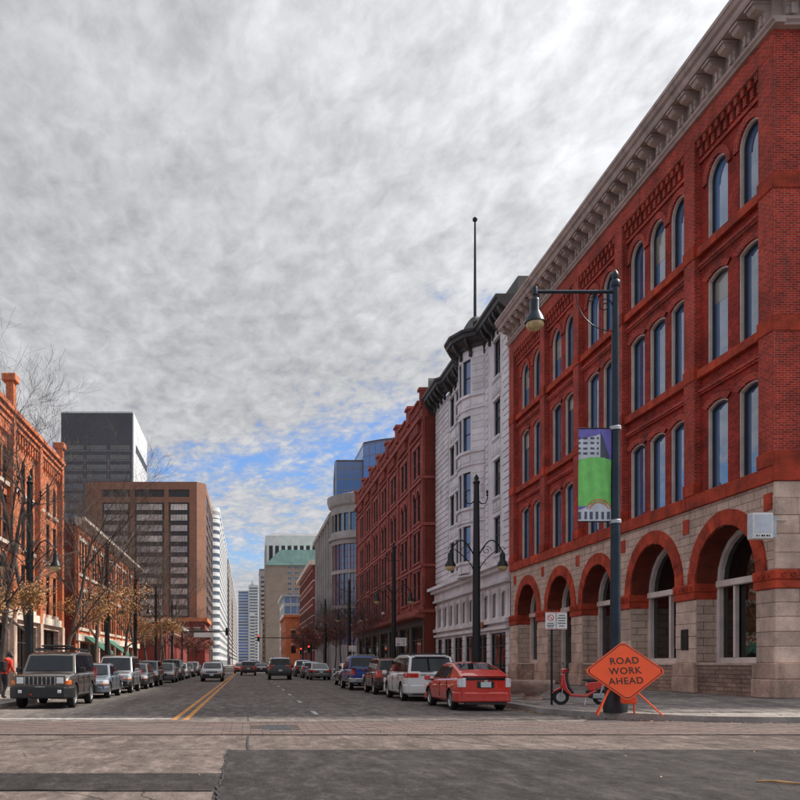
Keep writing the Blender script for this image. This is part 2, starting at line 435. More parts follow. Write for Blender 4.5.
# ------------------------------------------------------------------ facades
def frame(nx, ny, ox=0, oy=0, oz=0):
    return Matrix(((-ny, 0, nx, ox), (nx, 0, ny, oy), (0, 1, 0, oz), (0, 0, 0, 1)))
def arc(a, b, top, rise, n):
    """points from (b, spring) over the crown to (a, spring)"""
    if rise <= 1e-4: return [(b, top), (a, top)]
    c = (b-a)/2; Rr = (c*c+rise*rise)/(2*rise); cy = top-Rr; cx = (a+b)/2
    t0 = math.acos(max(-1, min(1, (Rr-rise)/Rr)))
    if rise >= c-1e-6: t0 = PI/2
    return [(cx+Rr*math.sin(t0-2*t0*i/n), cy+Rr*math.cos(t0-2*t0*i/n)) for i in range(n+1)]
def wall_mesh(mb, u0, u1, v0, v1, ops, depth, w=0.0, nseg=10):
    """sheet with openings and reveals; ops: (a, b, c, d, rise)"""
    us = sorted({u0, u1, *[o[0] for o in ops], *[o[1] for o in ops]})
    vs = sorted({v0, v1, *[o[2] for o in ops], *[o[3] for o in ops]})
    us = [u for u in us if u0-1e-6 <= u <= u1+1e-6]; vs = [v for v in vs if v0-1e-6 <= v <= v1+1e-6]
    for i in range(len(us)-1):
        cu = (us[i]+us[i+1])/2
        col = [o for o in ops if o[0] < cu < o[1]]
        run = None
        for j in range(len(vs)-1):
            cv = (vs[j]+vs[j+1])/2
            hole = any(o[2] < cv < o[3] for o in col)
            if not hole and run is None: run = vs[j]
            if (hole or j == len(vs)-2) and run is not None:
                top = vs[j] if hole else vs[j+1]
                if top > run: mb.face([(us[i], run, w), (us[i+1], run, w), (us[i+1], top, w), (us[i], top, w)])
                run = None
    for a, b, c, d, r in ops:
        cur = arc(a, b, d, r, nseg)
        if r > 1e-4:
            for k in range(len(cur)-1):
                p, q = cur[k], cur[k+1]
                pts = []
                for x in ((p[0], p[1], w), (p[0], d, w), (q[0], d, w), (q[0], q[1], w)):
                    if not pts or (abs(x[0]-pts[-1][0])+abs(x[1]-pts[-1][1]) > 1e-6): pts.append(x)
                if len(pts) >= 3: mb.face(pts)
        out = [(a, c), (b, c)]+cur
        for k in range(len(out)):
            p, q = out[k], out[(k+1) % len(out)]
            if abs(p[0]-q[0])+abs(p[1]-q[1]) < 1e-7: continue
            mb.face([(p[0], p[1], w), (q[0], q[1], w), (q[0], q[1], w-depth), (p[0], p[1], w-depth)])
_wc = {}
def window_unit(W, H, rise=0, fr=.07, mat='trim_taupe', gmat='glass_dark', mull=(), rails=(), dep=.07, jamb=.0, jmat=None):
    key = (round(W, 3), round(H, 3), round(rise, 3), fr, mat, gmat, tuple(mull), tuple(rails), dep)
    if key in _wc: return _wc[key]
    n = 10
    def outline(k):
        w = W/2-k
        rr = rise*(W/2-k)/(W/2) if rise else 0
        return [(-w, k), (w, k)]+arc(-w, w, H-k, rr, n)
    A, B = outline(0.0), outline(fr)
    mb = MB()
    m = len(A)
    for i in range(m):
        j = (i+1) % m
        if abs(A[i][0]-A[j][0])+abs(A[i][1]-A[j][1]) < 1e-7: continue
        mb.face([(*A[i], dep), (*A[j], dep), (*B[j], dep), (*B[i], dep)])
        mb.face([(*B[i], dep), (*B[j], dep), (*B[j], 0), (*B[i], 0)])
    for x in mull: mb.box(x-fr*.35, x+fr*.35, fr, H-fr-rise*.3, .004, dep*.8)
    for z in rails: mb.box(-W/2+fr, W/2-fr, z-fr*.4, z+fr*.4, .004, dep*.7)
    f = mb.mesh('window', mat)
    mb = MB(); mb.face([(x, y, 0.0) for x, y in B])
    g = mb.mesh('pane', gmat)
    _wc[key] = (f, g); return f, g
class Fac:
    """one face of a building; 'a' runs along the street (y) on side faces and across (x) on front faces"""
    def __init__(s, root, face, pos):
        s.root = root
        n = {'W': (-1, 0), 'E': (1, 0), 'S': (0, -1), 'N': (0, 1)}[face]
        s.sg = -1 if face in 'WN' else 1
        s.M = frame(*n, pos, 0) if face in 'WE' else frame(*n, 0, pos)
    def sp(s, a0, a1):
        x, y = s.sg*a0, s.sg*a1
        return (min(x, y), max(x, y))
    def wall(s, name, a0, a1, z0, z1, ops, mat, depth=.3, w=0.0, parent=None):
        mb = MB(s.M); u0, u1 = s.sp(a0, a1)
        wall_mesh(mb, u0, u1, z0, z1, [(*s.sp(o[0], o[1]), o[2], o[3], o[4] if len(o) > 4 else 0) for o in ops], depth, w)
        return mb.build(name, mat, parent or s.root)
    def box(s, name, a0, a1, z0, z1, w0, w1, mat, parent=None, bev=0):
        mb = MB(s.M); u0, u1 = s.sp(a0, a1); mb.box(u0, u1, z0, z1, w0, w1)
        o = mb.build(name, mat, parent or s.root)
        if bev: bevel(o, bev, 1)
        return o
    def boxes(s, name, lst, mat, parent=None):
        mb = MB(s.M)
        for a0, a1, z0, z1, w0, w1 in lst:
            u0, u1 = s.sp(a0, a1); mb.box(u0, u1, z0, z1, w0, w1)
        return mb.build(name, mat, parent or s.root)
    def at(s, a, z, w=0): return s.M @ Matrix.Translation((s.sg*a, z, w))
    def window(s, a, z, unit, w=-.2, parent=None, name='window'):
        f = inst(name, unit[0], parent or s.root, s.at(a, z, w))
        inst('pane', unit[1], f, s.at(a, z, w))
        return f
    def profile(s, name, prof, a0, a1, mat, parent=None):
        """moulding: (w, z) polygon run along the face"""
        mb = MB(s.M); u0, u1 = s.sp(a0, a1)
        n = len(prof)
        mb.faces([(u0, z, w) for w, z in prof]+[(u1, z, w) for w, z in prof],
                 [tuple(range(n))[::-1], tuple(range(n, 2*n))]+[(i, (i+1) % n, n+(i+1) % n, n+i) for i in range(n)])
        return mb.build(name, mat, parent or s.root)
def shell(root, x0, x1, y0, y1, z0, z1, mat, skip, roof='roof_grey'):
    """plain remaining walls and the roof of a building"""
    mb = MB()
    if 'W' not in skip: mb.face([(x0,y0,z0),(x0,y1,z0),(x0,y1,z1),(x0,y0,z1)])
    if 'E' not in skip: mb.face([(x1,y0,z0),(x1,y1,z0),(x1,y1,z1),(x1,y0,z1)])
    if 'S' not in skip: mb.face([(x0,y0,z0),(x1,y0,z0),(x1,y0,z1),(x0,y0,z1)])
    if 'N' not in skip: mb.face([(x0,y1,z0),(x1,y1,z0),(x1,y1,z1),(x0,y1,z1)])
    mb.build('rear_wall', mat, root)
    mb = MB(); mb.face([(x0,y0,z1-.02),(x1,y0,z1-.02),(x1,y1,z1-.02),(x0,y1,z1-.02)]); mb.build('roof', roof, root)
# ================================================================== THE SETTING
KR, KL = 8.5, -7.8          # kerb lines of the street
FR, FL = 17.0, -13.0        # building lines
ZF = .31                    # pavement height at the right building line
def walk_z(x, y=60):
    return .15+(ZF-.15)*max(0, min(1, (x-KR-.3)/(FR-KR-.3), (y-20.7)/6.5))
def sheet(name, x0, x1, y0, y1, z, mat, parent=None):
    mb = MB(); mb.face([(x0,y0,z),(x1,y0,z),(x1,y1,z),(x0,y1,z)]); return mb.build(name, mat, parent)
structure(sheet('ground', -2500, 2500, -200, 4000, -.03, 'ground_mat'))
road = structure(sheet('road', KL-.1, KR+.1, 20.9, 1600, .0, 'road_main'))
cross = structure(sheet('cross_street', -220, 220, -18, 14.2, -.004, 'road_asphalt'))
structure(sheet('far_cross_street', -120, 120, 123.6, 139, .004, 'road_asphalt'))
structure(sheet('concrete_apron', -220, 220, 14.2, 20.9, -.012, 'road_concrete'))
# concrete panels on the near left, with the tarmac trench patch between them
px0 = -.32
for i, (x1_, y0, y1) in enumerate([(px0, 11.15, 14.17), (px0-.05, 6.4, 9.55)]):
    xs = [-40, -30, -22, -16, -10.5, -5.4]+[x1_]
    for k in range(len(xs)-1):
        mb = MB(); mb.box(xs[k]+.012, xs[k+1]-.012, y0, y1, -.03, .006+random.uniform(-.002, .002))
        bevel(mb.build('concrete_panel', 'road_concrete', cross), .004, 1)
mb = MB(); pts = []
for k in range(40):
    x = -40+k*(39.6/39); pts.append((x, 11.1+random.uniform(-.03, .03)))
pts2 = [(x, 9.62+random.uniform(-.06, .06)) for x, _ in pts][::-1]
mb.prism(pts+pts2, -.02, .004+.006); mb.build('trench_patch', 'road_patch', cross)
# pavers of the crossing band: real pieces, far too many and small to pick apart
mb = MB()
y = 17.15; row = 0
while y < 20.85:
    h = .20
    x = -40-(row % 2)*.25
    while x < 32:
        w = .42
        z = .012+random.uniform(-.004, .003)
        if not (abs(x+.21-.62) < .4 and 18.3 < y < 19.6) and (x < 13.5):
            mb.faces([(x+.008,y+.008,z),(x+w-.008,y+.008,z),(x+w-.008,y+h-.008,z),(x+.008,y+h-.008,z),
                      (x+.002,y+.002,-.02),(x+w-.002,y+.002,-.02),(x+w-.002,y+h-.002,-.02),(x+.002,y+h-.002,-.02)],
                     [(0,1,2,3),(4,5,1,0),(5,6,2,1),(6,7,3,2),(7,4,0,3)])
        x += w
    y += h; row += 1
def paver_mat():
    m, nt, b = newmat('paver_band')
    p = wpos(nt)
    sp = vmul(nt, p, (1/.42, 1/.2, 0))
    wn = nd(nt, 'ShaderNodeTexWhiteNoise', noise_dimensions='3D')
    fl = nd(nt, 'ShaderNodeVectorMath', operation='FLOOR'); nt.links.new(sp, fl.inputs[0]); nt.links.new(fl.outputs[0], wn.inputs['Vector'])
    n = noise_at(nt, p, .5, 5, .6); n2 = noise_at(nt, p, 30, 3, .6)
    c = mixc(nt, wn.outputs['Value'], (.085, .056, .050), (.17, .112, .098))
    c = mixc(nt, maprange(nt, n, .35, .65, 0, .7), c, (.115, .092, .084))
    c = mixc(nt, maprange(nt, n2, .4, .7, 0, .35), c, (.07, .06, .055))
    nt.links.new(c, b.inputs['Base Color']); b.inputs['Roughness'].default_value = .85
paver_mat()
o = mb.build('brick_pavers', 'paver_band'); o['kind'] = 'stuff'; o['label'] = 'worn reddish pavers of the crossing band over the street'; o['category'] = 'pavers'
mb = MB(); mb.box(.30, .98, 18.32, 19.6, -.02, .012)
for k in range(4): mb.box(.36+k*.15, .44+k*.15, 18.4, 19.5, .012, .017)
o = mb.build('utility_cover', 'plastic_black'); tag(o, 'dark square metal utility cover set among the crossing pavers', 'utility cover')
# painted lines
stop = structure(sheet('stop_line', -7.6, -1.95, 21.85, 22.25, .004, 'road_paint_white'))
def strip(name, pts, w, z, mat):
    mb = MB()
    for (xa, ya), (xb, yb) in zip(pts[:-1], pts[1:]):
        d = Vector((xb-xa, yb-ya)); n = Vector((-d.y, d.x)).normalized()*w/2
        mb.face([(xa-n.x, ya-n.y, z), (xb-n.x, yb-n.y, z), (xb+n.x, yb+n.y, z), (xa+n.x, ya+n.y, z)])
    return structure(mb.build(name, mat))
strip('yellow_line', [(-1.86, 21.6), (-1.78, 70), (-1.78, 121)], .14, .004, 'road_paint_yellow')
strip('yellow_line', [(-1.56, 21.6), (-1.50, 70), (-1.50, 121)], .14, .004, 'road_paint_yellow')
strip('yellow_line', [(-1.8, 141), (-1.8, 400)], .32, .004, 'road_paint_yellow')
mark = None
for k in range(14):
    y0 = 23.9+k*7.1
    s_ = structure(sheet('lane_dash', 1.90, 2.03, y0, y0+1.7, .004, 'road_paint_white'))
structure(sheet('stop_line', 0, KR-.4, 121.2, 121.8, .004, 'road_paint_white'))
# tarred joints in the road
def wobble(x, y0, y1, st, amp):
    n = int((y1-y0)/st); return [(x+random.uniform(-amp, amp), y0+(y1-y0)*i/n) for i in range(n+1)]
for x, y0, y1, w in ((.03, 14.3, 16.9, .035), (.03, 21.0, 75, .035), (1.80, 22.5, 75, .03), (-4.9, 22.4, 60, .022), (5.3, 21, 70, .022)):
    strip('tar_joint', wobble(x, y0, y1, .8, .02), w, .003, 'joint_tar')
strip('tar_joint', [(-6.2, 14.25), (-5.2, 14.9), (-3.6, 16.2), (-2.9, 17.0)], .03, -.005, 'joint_tar')
strip('tar_joint', [(3.2, 17.05), (3.6, 16.3), (4.3, 15.2), (4.9, 14.3)], .035, -.005, 'joint_tar')
strip('tar_joint', [(7.2, 17.0), (8.1, 15.6), (8.9, 14.3)], .03, -.005, 'joint_tar')
strip('tar_joint', [(px0+random.uniform(-.02, .02)+.02*math.sin(k*.5), 8.4+k*.14) for k in range(42)], .03, .0125, 'joint_tar')
strip('tar_joint', [(-40, 14.19), (-20, 14.21), (-.3, 14.19)], .05, .0085, 'joint_tar')
strip('tar_joint', [(-.3, 14.2), (10, 14.2), (40, 14.25)], .05, .0015, 'joint_tar')
for y in (31.5, 43, 55, 69):
    strip('tar_joint', [(KL, y), (0, y+random.uniform(-.05, .05)), (KR, y)], .022, .0025, 'joint_tar')

# pavements with rounded corners, kerbs
def corner_poly(kx, ky, rad, sgn, n=10):
    """from the street kerb round the corner to the cross-street kerb; sgn=+1 right block"""
    cx, cy = kx+sgn*rad, ky+rad
    return [(cx-sgn*rad*math.cos(t*PI/2/n), cy-rad*math.sin(t*PI/2/n)) for t in range(n+1)]
def pavement(name, kx, ky, sgn, far, wide, rad):
    cor = corner_poly(kx, ky, rad, sgn)
    mb = MB()
    line = [(kx, far)]+cor+[(kx+sgn*wide, ky)]
    zf = walk_z if sgn > 0 else (lambda x, y: .15)
    # columns from the kerb line to the back
    xs = sorted({round(p[0], 4) for p in cor} | {kx+sgn*rad, kx+sgn*wide, kx+sgn*8.5, kx+sgn*.3})
    if sgn < 0: xs = xs[::-1]
    def edge_y(x):
        t = sgn*(x-(kx+sgn*rad))
        if t >= 0: return ky
        return ky+rad-math.sqrt(max(0, rad*rad-t*t))
    for a, b in zip(xs[:-1], xs[1:]):
        for t0, t1 in (((0, 0), (0, .3)), ((0, .3), (1, 27.2)), ((1, 27.2), (1, far))):
            ya0, yb0 = (edge_y(a)+t0[1], edge_y(b)+t0[1]) if t0[0] == 0 else (t0[1], t0[1])
            ya1, yb1 = (edge_y(a)+t1[1], edge_y(b)+t1[1]) if t1[0] == 0 else (t1[1], t1[1])
            mb.face([(a, ya0, zf(a, ya0)), (b, yb0, zf(b, yb0)), (b, yb1, zf(b, yb1)), (a, ya1, zf(a, ya1))])
    o = structure(mb.build(name, 'walk'))
    # kerb as one bent stone strip
    mk = MB(); L = line
    def off(i, dd):
        p = Vector(L[i]); q0 = Vector(L[max(i-1, 0)]); q1 = Vector(L[min(i+1, len(L)-1)])
        d = (q1-q0).normalized(); nrm = Vector((-d.y, d.x)) if sgn > 0 else Vector((d.y, -d.x))
        return p+nrm*dd
    for i in range(len(L)-1):
        a0, a1, b0, b1 = off(i, -.02), off(i+1, -.02), off(i, .18), off(i+1, .18)
        za = .155; mk.faces([(*a0, -.05), (*a1, -.05), (*b1, -.05), (*b0, -.05), (*a0, za), (*a1, za), (*b1, za+.001), (*b0, za+.001)],
                 [(4,5,6,7), (0,1,5,4), (2,3,7,6), (1,2,6,5), (3,0,4,7)])
    structure(mk.build('kerb', 'kerb_stone'))
    return o
pav_r = pavement('pavement', KR, 20.4, 1, 123.5, 90, 4.5)
pav_l = pavement('pavement', KL, 21.0, -1, 123.5, 90, 4.0)
for kx, sg in ((KR, 1), (KL, -1)):
    mb = MB(); mb.box(min(kx, kx+sg*60), max(kx, kx+sg*60), 139.5, 1400, -.05, .15); structure(mb.build('pavement', 'walk'))
# slabs of the right-hand pavement
ys = 22.0
while ys < 46:
    xs = 9.0
    while xs < 16.4:
        inside = True
        if xs < KR+4.6 and ys < 25.2:
            dx, dy = xs-(KR+4.5), ys-(20.4+4.5)
            if dx < 0 and dy < 0 and dx*dx+dy*dy > 4.1**2: inside = False
        if inside and not (ys > 26 and xs+1.5 > 16.9):
            x1_, y1_ = xs+1.5-.012, ys+1.5-.012
            mb = MB(); t = .006+random.uniform(0, .004)
            cs = [(xs, ys), (x1_, ys), (x1_, y1_), (xs, y1_)]
            mb.faces([(p, q, walk_z(p, q)-.03) for p, q in cs]+[(p, q, walk_z(p, q)+t) for p, q in cs],
                     [(0,3,2,1),(4,5,6,7),(0,1,5,4),(1,2,6,5),(2,3,7,6),(3,0,4,7)])
            mb.build('paving_slab', 'walk', pav_r)
        xs += 1.5
    ys += 1.5
xs = 17.2
while xs < 26:
    for ys in (22.0, 23.5, 25.0):
        cs = [(xs, ys), (xs+1.488, ys), (xs+1.488, ys+1.488), (xs, ys+1.488)]; t = .006+random.uniform(0, .004); mb = MB()
        mb.faces([(p, q, walk_z(p, q)-.03) for p, q in cs]+[(p, q, walk_z(p, q)+t) for p, q in cs], [(0,3,2,1),(4,5,6,7),(0,1,5,4),(1,2,6,5),(2,3,7,6),(3,0,4,7)]); mb.build('paving_slab', 'walk', pav_r)
    xs += 1.5

# ================================================================== CORNER BRICK BLOCK (right)
def corner_block():
    D0, D1 = 27.3, 54.75
    root = thing('brick_building', 'four-storey red brick corner building with sandstone arches and a bracketed cornice', 'building', (31, 41, ZF))
    F = Fac(root, 'W', FR); S = Fac(root, 'S', D0)
    piers = [(27.295, 28.1), (32.12, 32.88), (38.3, 39.1), (43.35, 44.05), (48.35, 49.05), (53.9, 54.75)]
    cols = [28.98, 31.0, 33.75, 35.55, 37.35, 40.3, 42.15, 45.2, 47.1, 50.2, 52.4]
    W = 1.34
    rows = [(7.83, 11.04, .17), (12.5, 15.8, .17), (17.1, 19.95, W/2)]
    ops = [(c-W/2, c+W/2, z0, z1, r) for c in cols for z0, z1, r in rows]
    wl = F.wall('wall', D0, D1, 7.3, 22.0, ops, 'brick_panel', .22, w=-.16)
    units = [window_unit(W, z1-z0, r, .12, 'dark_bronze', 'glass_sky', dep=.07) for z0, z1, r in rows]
    # deep painted jambs, sash windows
    jm = {}
    for z0, z1, r in rows:
        A = [(-W/2, 0), (W/2, 0)]+arc(-W/2, W/2, z1-z0, r, 10)
        B = [(-W/2+.05, .05), (W/2-.05, .05)]+arc(-W/2+.05, W/2-.05, z1-z0-.05, r*(W/2-.05)/(W/2), 10)
        mb = MB()
        for i in range(len(A)):
            j = (i+1) % len(A)
            mb.face([(*A[i], .12), (*A[j], .12), (*B[j], .12), (*B[i], .12)])
            mb.face([(*B[i], .12), (*B[j], .12), (*B[j], -.22), (*B[i], -.22)])
        jm[z0] = mb.mesh('casing', 'trim_taupe')
    rb = random.Random(77)
    for c in cols:
        for (z0, z1, r), u in zip(rows, units):
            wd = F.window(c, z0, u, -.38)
            inst('casing', jm[z0], wd, F.at(c, z0, -.315))
            if rb.random() < .14:
                hh = rb.uniform(.5, 1.5)*(1 if r < .3 else .8)
                F.box('blind', c-W/2+.1, c+W/2-.1, z1-hh-(.1 if r < .3 else .5), z1-(.12 if r < .3 else .5), -.377, -.372, 'blind', parent=wd)
    # pilasters (plane 0 .. +.10), each one a part
    for i, (a, b) in enumerate(piers):
        F.box('pilaster', a, b, 8.27, 21.1, -.16, .10, 'brick_red')
        F.box('pilaster_base', a-.04, b+.04, 7.805, 8.27, -.16, .15, 'sandstone_red', bev=.02)
        for z in (12.13, 16.72):
            F.box('pilaster_block', a-.03, b+.03, z, z+.50, -.16, .145, 'sandstone_red', bev=.015)
        for z in (13.3, 17.9): pass
    # string courses and sills in sandstone, broken into stones
    for z0, z1, w in ((7.3, 7.8, .12), (12.16, 12.48, .03), (16.76, 17.08, .03)):
        a = D0-.12 if z0 < 8 else piers[0][1]
        spans = [(D0-.05, D1)] if z0 < 8 else [(piers[i][1]+.03, piers[i+1][0]-.03) for i in range(5)]
        for s0, s1 in spans:
            n = max(1, round((s1-s0)/1.35)); st = (s1-s0)/n
            for k in range(n):
                F.box('sill_stone', s0+k*st+.004, s0+(k+1)*st-.004, z0, z1, -.16, w+random.uniform(-.006, .006), 'sandstone_red', bev=.012)
    # brick string above each storey of windows, hood moulds
    for z in (11.55, 16.28):
        for i in range(5):
            F.boxes('brick_string', [(piers[i][1], piers[i+1][0], z, z+.08, -.16, -.08), (piers[i][1], piers[i+1][0], z+.08, z+.2, -.16, -.03)], 'brick_red')
    hood = {}
    for z0, z1, r in rows:
        O = arc(-W/2-.26, W/2+.26, z1-z0+.26 if r > .3 else z1-z0+.24, (W/2+.26) if r > .3 else .24, 12); I = arc(-W/2-.01, W/2+.01, z1-z0+.01, r+.0, 12)
        mb = MB(); n = len(O)
        for k in range(n-1):
            mb.faces([(*O[k], -.02), (*O[k+1], -.02), (*I[k+1], -.02), (*I[k], -.02), (*O[k], .075), (*O[k+1], .075), (*I[k+1], .055), (*I[k], .055)],
                     [(4,5,6,7), (0,1,5,4), (2,3,7,6)])
        hood[z0] = mb.mesh('hood_arch', 'brick_red')
    for c in cols:
        for z0, z1, r in rows: inst('hood_arch', hood[z0], root, F.at(c, z0, -.16))
    # corbel tables under the frieze
    F.box('frieze', D0-.008, D1, 21.1, 21.82, -.16, .11, 'brick_red')
    mb = MB(); mb.box(-.09, .09, 0, .34, 0, .13); mb.box(-.09, .09, .34, .62, 0, .22); cm = mb.mesh('corbel', 'brick_red')
    for i in range(5):
        a, b = piers[i][1], piers[i+1][0]; n = int((b-a)/.40)
        for k in range(n): inst('corbel', cm, root, F.at(a+(k+.5)*(b-a)/n, 20.48, -.16))
        F.boxes('brick_string', [(a, b, 20.28, 20.42, -.16, -.07)], 'brick_red')
    # cornice
    low = [(-.1, 21.8), (.22, 21.8), (.24, 21.86), (.32, 21.92), (.34, 22.0), (-.1, 22.0)]
    fri = [(-.1, 22.0), (.16, 22.0), (.16, 22.78), (-.1, 22.78)]
    top = [(-.1, 22.78), (.80, 22.78), (.84, 22.86), (.86, 23.0), (.96, 23.06), (1.02, 23.2), (1.06, 23.22), (1.06, 23.36), (-.1, 23.36)]
    for nm, pr in (('cornice_moulding', low), ('cornice_frieze', fri), ('cornice_crown', top)):
        mx = max(p[0] for p in pr)
        F.profile(nm, pr, D0-mx, D1, 'cornice_brown')
        S.profile(nm, [(w-.003, z-.001 if z < 22.1 else z-.0015) for w, z in pr], FR+.05, FR+30, 'cornice_brown')
    prof = [(.1, 22.02), (.20, 22.02), (.30, 22.10), (.34, 22.22), (.30, 22.34), (.34, 22.42), (.50, 22.46), (.64, 22.52), (.70, 22.62), (.68, 22.72), (.72, 22.78), (.1, 22.78)]
    mb = MB(); n = len(prof)
    hw = .20
    mb.faces([(-hw, z-22, w) for w, z in prof]+[(hw, z-22, w) for w, z in prof], [tuple(range(n))[::-1], tuple(range(n, 2*n))]+[(i, (i+1) % n, n+(i+1) % n, n+i) for i in range(n)])
    mb.box(-.23, .23, .66, .74, .1, .76)
    mb.box(-.05, .05, .06, .40, .3, .38)
    bm_ = mb.mesh('cornice_bracket', 'cornice_brown')
    k = 0; d = D0+.25
    while d < D1-.2:
        inst('cornice_bracket', bm_, root, F.at(d, 22, 0)); d += .86
    for x in (FR+.3, FR+1.16, FR+2.02, FR+2.88): inst('cornice_bracket', bm_, root, S.at(x, 22, 0))
    # side front: brick with sandstone bands
    sw = [(FR+4, 1.26), (FR+7, 1.26), (FR+12, 1.26), (FR+15, 1.26), (FR+21, 1.26)]
    S.wall('side_wall', FR, FR+30, 7.3, 22.0, [(c-W/2, c+W/2, z0, z1, r) for c, _ in sw for z0, z1, r in rows], 'brick_red', .25, w=.0)
    for c, _ in sw:
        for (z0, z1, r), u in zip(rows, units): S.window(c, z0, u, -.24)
    for z0, z1, w in ((7.3, 8.27, .12), (12.13, 12.63, .045), (16.72, 17.22, .045)):
        xx = FR-.135
        while xx < FR+29:
            L = random.uniform(1.1, 1.7)
            S.box('band_stone', xx+.004, xx+L-.004, z0+.001, z1-.001, -.05, w+random.uniform(-.006, .006), 'sandstone_red', bev=.012); xx += L
    # ---------------- ground storey
    SPR = 4.45
    arches = [(30.22, 1.90), (35.6, 1.98), (41.2, 1.78), (46.2, 1.75), (51.5, 1.78)]
    ops = []
    for i, (c, r) in enumerate(arches):
        zb = ZF if i == 3 else 1.45
        ops.append((c-r, c+r, zb, SPR+r, r))
    F.wall('stone_wall', D0, D1, ZF, 7.3, ops, 'stone_course', .95, w=.0)
    for i, (c, r) in enumerate(arches):
        # voussoirs
        nV = 17 if r > 1.85 else 15
        st = PI/nV; g = .004
        mb = MB(); q = []
        for rr, dt in ((r+.0, 0), (r+.54, 0)):
            gg = g/rr
            q.append([(rr*math.cos(st/2-gg-(st-2*gg)*t/2), rr*math.sin(st/2-gg-(st-2*gg)*t/2)) for t in range(3)])
        inn, out = q
        poly = out+inn[::-1]; n = len(poly)
        mb.faces([(x, y, -.5) for x, y in poly]+[(x, y, .0) for x, y in poly], [tuple(range(n, 2*n))]+[(a, (a+1) % n, n+(a+1) % n, n+a) for a in range(n)])
        vm_ = mb.mesh('voussoir', 'sandstone_red')
        for k in range(nV):
            ang = (k+.5)*st
            inst('voussoir', vm_, root, F.at(c, SPR, .075+random.uniform(-.012, .012)) @ Matrix.Rotation(ang, 4, 'Z'))
        # red intrados behind the ring
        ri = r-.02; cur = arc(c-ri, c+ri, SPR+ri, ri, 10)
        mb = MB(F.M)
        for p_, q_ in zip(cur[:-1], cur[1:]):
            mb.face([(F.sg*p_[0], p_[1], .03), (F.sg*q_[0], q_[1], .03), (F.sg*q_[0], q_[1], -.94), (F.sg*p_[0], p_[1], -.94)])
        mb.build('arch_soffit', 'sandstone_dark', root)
        # timber window
        zb = ZF if i == 3 else 1.45
        H = SPR+r-zb
        T = SPR-zb-.15
        mul = (0,) if i in (1, 3) else ((-.0,) if i == 99 else ())
        u = window_unit(2*r, H, r, .20, 'trim_taupe', 'glass_store', dep=.16)
        wd = F.window(c, zb, u, -.9, name='arched_window')
        F.box('transom', c-r+.14, c+r-.14, zb+T-.02, zb+T+.22, -.87, -.62, 'trim_taupe', parent=wd, bev=.02)
        if mul or i == 0: F.box('mullion', c-.07 if i != 0 else c+.62, c+.07 if i != 0 else c+.74, zb+.2, zb+T-.03, -.87, -.70, 'trim_taupe', parent=wd, bev=.015)
        if i != 3:
            F.box('window_sill', c-r-.02, c+r+.02, 1.36, 1.46, -.93, .06, 'stone_light', bev=.015)
            F.box('apron_wall', c-r-.06, c+r+.06, ZF, 1.36, -.5, .03, 'rubble')
        else:
            F.box('door', c-.9, c+.9, ZF+.01, ZF+2.6, -.88, -.78, 'shop_dark', parent=wd)
        # red square tiles between the arches
    for c in (27.62+.1, 32.9, 38.4, 43.7, 48.85, 53.9):
        F.box('sandstone_tile', c-.22, c+.22, 6.42, 6.98, -.02, .03, 'sandstone_red', bev=.01)
    # piers: ashlar blocks, imposts, plinths
    edges = [D0]+[e for c, r in arches for e in (c-r, c+r)]+[D1]
    for i in range(0, len(edges), 2):
        a, b = edges[i], edges[i+1]
        a_ = a
        zs = [1.45, 1.98, 2.46, 2.94, 3.40, 3.85]
        for k in range(5):
            n = 2 if (b-a > 1.2 and k % 2) else 1
            cut = [a_, b] if n == 1 else [a_, a+(b-a)*random.uniform(.4, .6), b]
            for p_, q_ in zip(cut[:-1], cut[1:]):
                F.box('ashlar_block', p_+.005, q_-.005, zs[k]+.005, zs[k+1]-.005, -.93, .05+random.uniform(-.01, .012), 'stone_light', bev=.018)
        F.box('impost', a_-.03, b+.04, 3.85, 4.13, -.90, .12, 'sandstone_red', bev=.02)
        F.box('impost', a_-.06, b+.06, 4.13, 4.45, -.90, .15, 'sandstone_red', bev=.03)
        F.box('plinth', a_-.10, b+.05, ZF, .92, -.6, .20, 'stone_plinth', bev=.03)
        F.box('plinth', a_-.08, b+.035, .925, 1.45, -.6, .175, 'stone_plinth', bev=.03)
        for k in range(int((b-a)/.3)):
            mb = MB(); mb.lathe([(.085, 0), (.085, .03), (.06, .045), (.03, .02)], 10)
            o = mb.build('carved_boss', 'sandstone_red', root, smooth=40, mw=F.at(a+.15+k*.3, 4.29, .15))
    # side front ground storey
    S.wall('side_stone', FR, FR+30, ZF, 7.3, [], 'stone_course', .2, w=0)
    for z0, z1 in ((1.45, 1.98), (1.98, 2.46), (2.46, 2.94), (2.94, 3.40), (3.40, 3.85), (4.46, 5.0), (5.0, 5.6), (5.6, 6.2), (6.2, 6.75), (6.75, 7.29)):
        xx = FR-.075
        while xx < FR+6:
            L = random.uniform(.7, 1.5)
            S.box('ashlar_block', xx+.005, xx+L-.005, z0+.005, z1-.005, -.05, .06+random.uniform(-.012, .015), 'stone_light', bev=.018); xx += L
    S.box('impost', FR-.127, FR+8, 3.852, 4.128, -.05, .122, 'sandstone_red', bev=.02)
    S.box('impost', FR-.157, FR+8, 4.132, 4.448, -.05, .152, 'sandstone_red', bev=.03)
    for k in range(9):
        mb = MB(); mb.lathe([(.085, 0), (.085, .03), (.06, .045), (.03, .02)], 10)
        mb.build('carved_boss', 'sandstone_red', root, smooth=40, mw=S.at(FR+.15+k*.3, 4.29, .15))
    S.box('plinth', FR-.207, FR+3.2, ZF, .922, -.05, .203, 'stone_plinth', bev=.03)
    S.box('plinth', FR-.182, FR+3.2, .927, 1.452, -.05, .178, 'stone_plinth', bev=.03)
